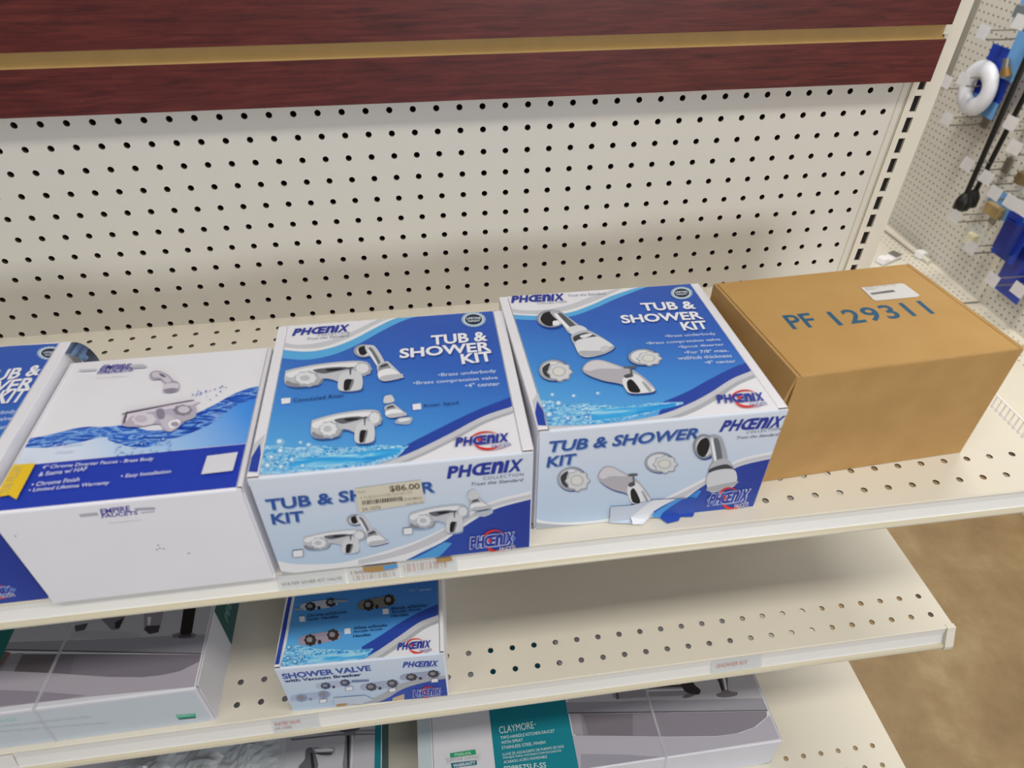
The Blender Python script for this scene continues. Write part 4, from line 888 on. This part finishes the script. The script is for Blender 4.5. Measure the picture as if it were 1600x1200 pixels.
# ------------------------------------------------------------------ far gondola across the aisle
XF=60.; DZ=-46.6
GREYU=mat('grey_channel_metal','8d8a80',.5)
G2=thing('wall_gondola','far cream pegboard gondola with wire-fenced base deck, blurred at the right','shelving',(60,46,-ZF))
mb=MB()
us=[k+.0 for k in range(-3,45)]; 
for u in [u for u in range(2,45)]+[u for u in range(48,98)]:
    pass
def farpanel(y0,y1):
    ys=[y0+.5+k for k in range(int(y1-y0))]; z_=[DZ+.6+k for k in range(0,66)]
    m_=MB()
    for u in ys:
        for v in z_:
            n=6; sq=[];ri=[]
            for k in range(n):
                a=2*math.pi*k/n; ri.append((XF,u+.14*math.cos(a),v+.14*math.sin(a)))
            ex=[(XF,u+.5,v+.5),(XF,u-.5,v+.5),(XF,u-.5,v-.5),(XF,u+.5,v-.5)]
            m_.add(ri+ex,[(0,6,1),(1,6,7),(1,7,2),(2,7,3),(3,7,8),(3,8,4),(4,8,9),(4,9,5),(5,9,0),(0,9,6)],CREAM2)
    zt=z_[-1]+.5
    m_.add([(XF,y0,DZ-5),(XF,y0,DZ+.1),(XF,y1,DZ+.1),(XF,y1,DZ-5)],[(0,1,2,3)],CREAM2)
    m_.add([(XF+.8,y0,DZ),(XF+.8,y0,zt),(XF+.8,y1,zt),(XF+.8,y1,DZ)],[(3,2,1,0)],HARD)
    m_.build('pegboard_panel',G2)
farpanel(-1,45); farpanel(47,93); 
for y in (45,-3,93):
    if y==93:
        mb=MB(); mb.box(XF-.9,XF,69.9,71.2,-22,22,GREYU); mb.box(XF-.35,XF,71.2,73.2,-23,22,GREYU); mb.build('grey_channel',G2)
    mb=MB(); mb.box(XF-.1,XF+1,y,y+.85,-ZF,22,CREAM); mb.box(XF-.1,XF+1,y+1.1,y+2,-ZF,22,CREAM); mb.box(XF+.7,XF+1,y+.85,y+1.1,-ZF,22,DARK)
    z=-ZF
    k=DZ+1
    while k<21: mb.box(XF-.1,XF,y+.85,y+1.1,z,k-.3,CREAM); z=k+.3; k+=1
    mb.build('upright',G2)
for y0,y1 in ((-2,45.7),(46.0,94)):
    mb=MB(); P=lambda u,v:np.array([u,v,DZ])
    hx=[XF-1.2,XF-2.2,XF-3.2,XF-4.2]
    hy=[y0+1+k for k in range(int(y1-y0)-1)]
    holed(mb,P,hx,hy,.13,CREAM,EDGE,0,(0,0,1),n=8)
    ya,yb=hy[0]-.5,hy[-1]+.5
    for (a,b,c0,d0) in ((XF-17,XF-4.7,y0,y1),(XF-.7,XF,y0,y1),(XF-4.7,XF-.7,y0,ya),(XF-4.7,XF-.7,yb,y1)): mb.add([(a,c0,DZ),(b,c0,DZ),(b,d0,DZ),(a,d0,DZ)],[(0,1,2,3)],CREAM)
    mb.box(XF-17,XF,y0,y1,DZ-.4,DZ-.3,HARD); mb.box(XF-17,XF-16.9,y0,y1,-ZF,DZ-.01,CREAM)
    mb.build('base_deck',G2)
mb=MB(); xx=XF-15.6
y=-2
while y<45.6: mb.box(xx-.05,xx+.05,y-.06,y+.06,DZ,DZ+3.0,TAGW); y+=.75
for z in (.15,1.5,2.95): mb.tube([(xx,-2,DZ+z),(xx,45.6,DZ+z)],.09,TAGW,6)
mb.build('wire_fence',G2)
mb=MB(); cv=cr([(XF-1.9,73,DZ+.3),(XF-1.7,68,DZ+.5),(XF-1.4,62,DZ+.5),(XF-.9,57.3,DZ+.3)])
mb.tube(cv,.42,CREAM,8); o=mb.build('plastic_strip',origin=(XF-1.5,65,DZ)); tag(o,'curved pale strip lying along the foot of the far pegboard','strip')
def clip(px_,label):
    p=onplane(px_[0],px_[1],(0,0,DZ),(0,0,1)); t=MB(); x,y,z=p[0],p[1],DZ
    fr=lambda q:(x+q[0]*.9-q[1]*.4,y+q[0]*.4+q[1]*.9,z+q[2])
    t.box(-2.6,2.4,-.9,.9,.0,.12,CLEAR,fr); t.box(-2.4,-1.2,-.7,.7,.12,1.1,TAGW,fr); t.box(-1.2,2.3,-.7,.7,.12,.7,TAGW,fr); t.box(.6,2.0,-.8,.8,.7,1.0,GALV,fr)
    tag(t.build('plastic_clip',origin=(x,y,z),bevel=.1),label,'clip','clips on the far deck')
clip((1446,398),'clear and white plastic clip lying beside the curved strip'); clip((1388,407),'white plastic clip lying at the foot of the near upright')

# hooks with label tags
def hook_at(u,v): return onplane(u,v,(53.5,0,0),(1,0,0))
def make_hook(p):
    y,z=p[1],p[2]; t=thing('peg_hook','','hook',(XF,y,z),'label hooks on the far pegboard')
    m=MB(); m.tube([(XF,y,z-.9),(57,y,z-1.0),(54.4,y,z-.95),(53.7,y,z-.4)],.11,GALV,6); m.build('prong',t)
    m=MB(); m.tube([(XF,y,z+.15),(56,y,z+.15),(53.5,y,z+.2)],.09,GALV,6); m.build('label_arm',t)
    m=MB(); m.box(59.6,59.9,y-.55,y+.55,z-1.5,z+.6,GALV); m.build('back_plate',t)
    m=MB(); fr=lambda q:(53.4+q[2]*.15,y+q[1],z+q[2]); m.box(0,.12,-1.05,1.05,-.75,.85,TAGW,fr)
    m.build('price_tag',t); return t
hooks=[((1537,50),'hook with a large white tag above the blue card'),((1479,128),'hook whose white tag touches the near upright'),((1506,124),'hook whose tag hangs in front of the white tubing coil'),((1480,186),'hook with an empty prong below the white tubing coil'),
((1512,257),'hook crossed by the two black rods'),((1542,278),'hook with a tag right of the black rods'),((1555,302),'hook with a tag at the upper left of the blue packs'),((1580,316),'hook with a tag in front of the light blue packs'),((1493,338),'hook just below the feet of the black rods'),
((1517,387),'hook with a tag and pale bag in the lower right'),((1551,437),'hook with a tag beside the large blue pack'),((1592,453),'hook with the lowest tag at the right edge'),((1580,193),'hook with a tag right of the rods, above two others'),((1586,231),'hook with a tilted tag at the right edge'),((1598,326),'hook with a tag over the teal pack'),((1594,35),'hook with a tag at the top right of the photo')]
h0=None
for (u,v),lab in hooks:
    p=hook_at(u,v)
    if h0 is None: h=h0=make_hook(p); hp=p
    else:
        h=h0.copy(); COL.objects.link(h); h.location=W((XF,p[1],p[2]))
        for ch in list(h0.children):
            q_=ch.copy(); COL.objects.link(q_); q_.parent=h
    h['label']='wire '+lab
# blue card with coil
def quad(mb,c,w,h,th,m,x,tilt=0):
    fr=lambda q:(x+q[0],c[0]+q[1]*math.cos(tilt)-q[2]*math.sin(tilt),c[1]+q[1]*math.sin(tilt)+q[2]*math.cos(tilt))
    mb.box(-th/2,th/2,-w/2,w/2,-h/2,h/2,m,fr)
t=thing('tubing_pack','white plastic tubing coil on a blue hanging card','tubing',(57.5,58,-19))
a=onplane(1558,73,(57.6,0,0),(1,0,0)); b=onplane(1545,182,(57.6,0,0),(1,0,0)); cy_,cz_=(a[1]+b[1])/2,(a[2]+b[2])/2
mb=MB(); quad(mb,(cy_,cz_),5.6,8.6,.1,BLUEC,57.6); quad(mb,(cy_,cz_-3.2),5.6,2.2,.12,SKYC,57.58); mb.build('card',t)
r=onplane(1531,138,(56.9,0,0),(1,0,0)); mb=MB(); rp=[]
pts=[(56.9,r[1]+2.25*math.cos(i*math.pi/16),r[2]+2.25*math.sin(i*math.pi/16)*1.1) for i in range(33)]
n=12;vs=[];fs=[]
for i in range(32):
    a_=i*math.pi/16
    for k in range(n):
        b_=2*math.pi*k/n; rr=2.25+1.15*math.cos(b_); vs.append((56.5+.8*math.sin(b_),r[1]+rr*math.cos(a_),r[2]+rr*math.sin(a_)*1.08))
for i in range(32):
    for k in range(n): fs.append((i*n+k,i*n+(k+1)%n,((i+1)%32)*n+(k+1)%n,((i+1)%32)*n+k))
mb.add(vs,fs,mat('white_tube','dfe0e8',.35),True); mb.build('coil',t)
# light blue card with a brass fitting
def pack(name,label,cat,pc,w,h,m,x=57,extra=None,group=None,th=1.0,tilt=0):
    p=onplane(*pc,(x,0,0),(1,0,0)); t=thing(name,label,cat,(x,p[1],p[2]-h/2),group)
    mb=MB(); quad(mb,(p[1],p[2]),w,h,.1,m,x,tilt); quad(mb,(p[1],p[2]+h/2+.3),w*.5,.7,.08,m,x,tilt); mb.build('card',t)
    if extra:
        mb=MB(); extra(mb,p,x); mb.build('contents',t)
    return t
def blister(m,w,h,th,dz=0):
    def f(mb,p,x):
        N=[(-1,0),(-.85,.8),(0,1),(.85,.8),(1,0)]
        x0=x-.06
        mb.prof([(p[2]-h/2+dz,0)]*0 or [(0,0)]*0 or [(-w/2,-h/2),(-w/2,h/2),(w/2,h/2),(w/2,-h/2)],0,1,m,lambda q:(x0-th*q[0],p[1]+q[1]*(1-.15*q[0]),p[2]+dz+q[2]*(1-.1*q[0])))
    return f
def fit(mb,p,x):
    mb.tube([(x-.6,p[1]-.3,p[2]-2.6),(x-.9,p[1],p[2]-1.6)],.8,BRASS,10,radii=[.75,.5]); mb.tube([(x-.9,p[1],p[2]-1.7),(x-1.0,p[1]+.3,p[2]-.6)],.45,GALV,8)
pack('fitting_card','light blue hanging card with a brass fitting above the black rods','fitting',(1590,84),2.8,6.5,SKYC,57,fit)
pack('blue_pack','dark blue hanging pack beside the hook below the black rods','pack',(1581,372),4.2,6.2,BLUEC,56.5,blister(mat('navy_contents','182a7c',.3),2.6,4.6,1.2,.3),'blue packs on the far pegboard')
pack('blue_pack','large blue hanging pack at the right edge beside the lowest tags','pack',(1592,420),5.0,8.6,BLUEC,58.6,blister(mat('royal_contents','1c2f98',.3),3,6.4,1.0,.5),'blue packs on the far pegboard')
pack('blister_pack','light blue blister pack with a white tag hung behind the tilted tags','pack',(1560,322),4.2,2.6,SKYC,56,blister(mat('tan_contents','a89060',.5),3.0,1.6,.8,-.6))
pack('blister_pack','teal and blue blister pack at the right edge, above the dark blue pack','pack',(1592,336),3.4,2.4,mat('teal_card','2d8f94',.4),56.4,blister(BLUEC,2,1.2,.8,0))
pack('clear_pack','clear bag of pale parts hanging behind the lower right tag','pack',(1522,374),3.6,3.0,CLEAR,56.4,blister(mat('ivory_parts','d6cfae',.5),1.6,1.8,.8,0))
pack('clear_pack','clear bag of brown parts hanging at the right edge above the teal pack','pack',(1600,278),2.2,3.4,CLEAR,56.4,blister(mat('brown_parts','6f5a38',.5),1.2,1.6,.8,0))
pack('pale_pack','pale hanging pack at the very top right corner','pack',(1600,12),1.8,3.4,SKYC,57,blister(mat('grey_parts','6c7478',.5),1.1,1.6,.8,-.4))
# black rods
def rod(p0,p1,label,x):
    a=onplane(*p0,(x,0,0),(1,0,0)); b=onplane(*p1,(x,0,0),(1,0,0)); d=(b-a)/np.linalg.norm(b-a)
    top=a-d*9
    t=thing('black_rod',label,'rod',tuple(b),'black rods hanging on the far pegboard')
    mb=MB(); mb.tube([top,b],.36,BLK,10); mb.build('shaft',t)
    mb=MB(); m1=b+d*.2; mb.tube([b-d*.6,b+d*.1,b+d*.6,b+d*1.7,b+d*1.8],1,BLK,12,radii=[.4,.85,1.0,1.05,.9]); mb.build('foot',t)
rod((1590,122),(1508,308),'long black rod with a flared foot, the left one of the pair',54.5)
rod((1606,140),(1522,303),'long black rod with a flared foot, the right one of the pair',57.0)

for o in bpy.data.objects:
    if '_o' in o: del o['_o']
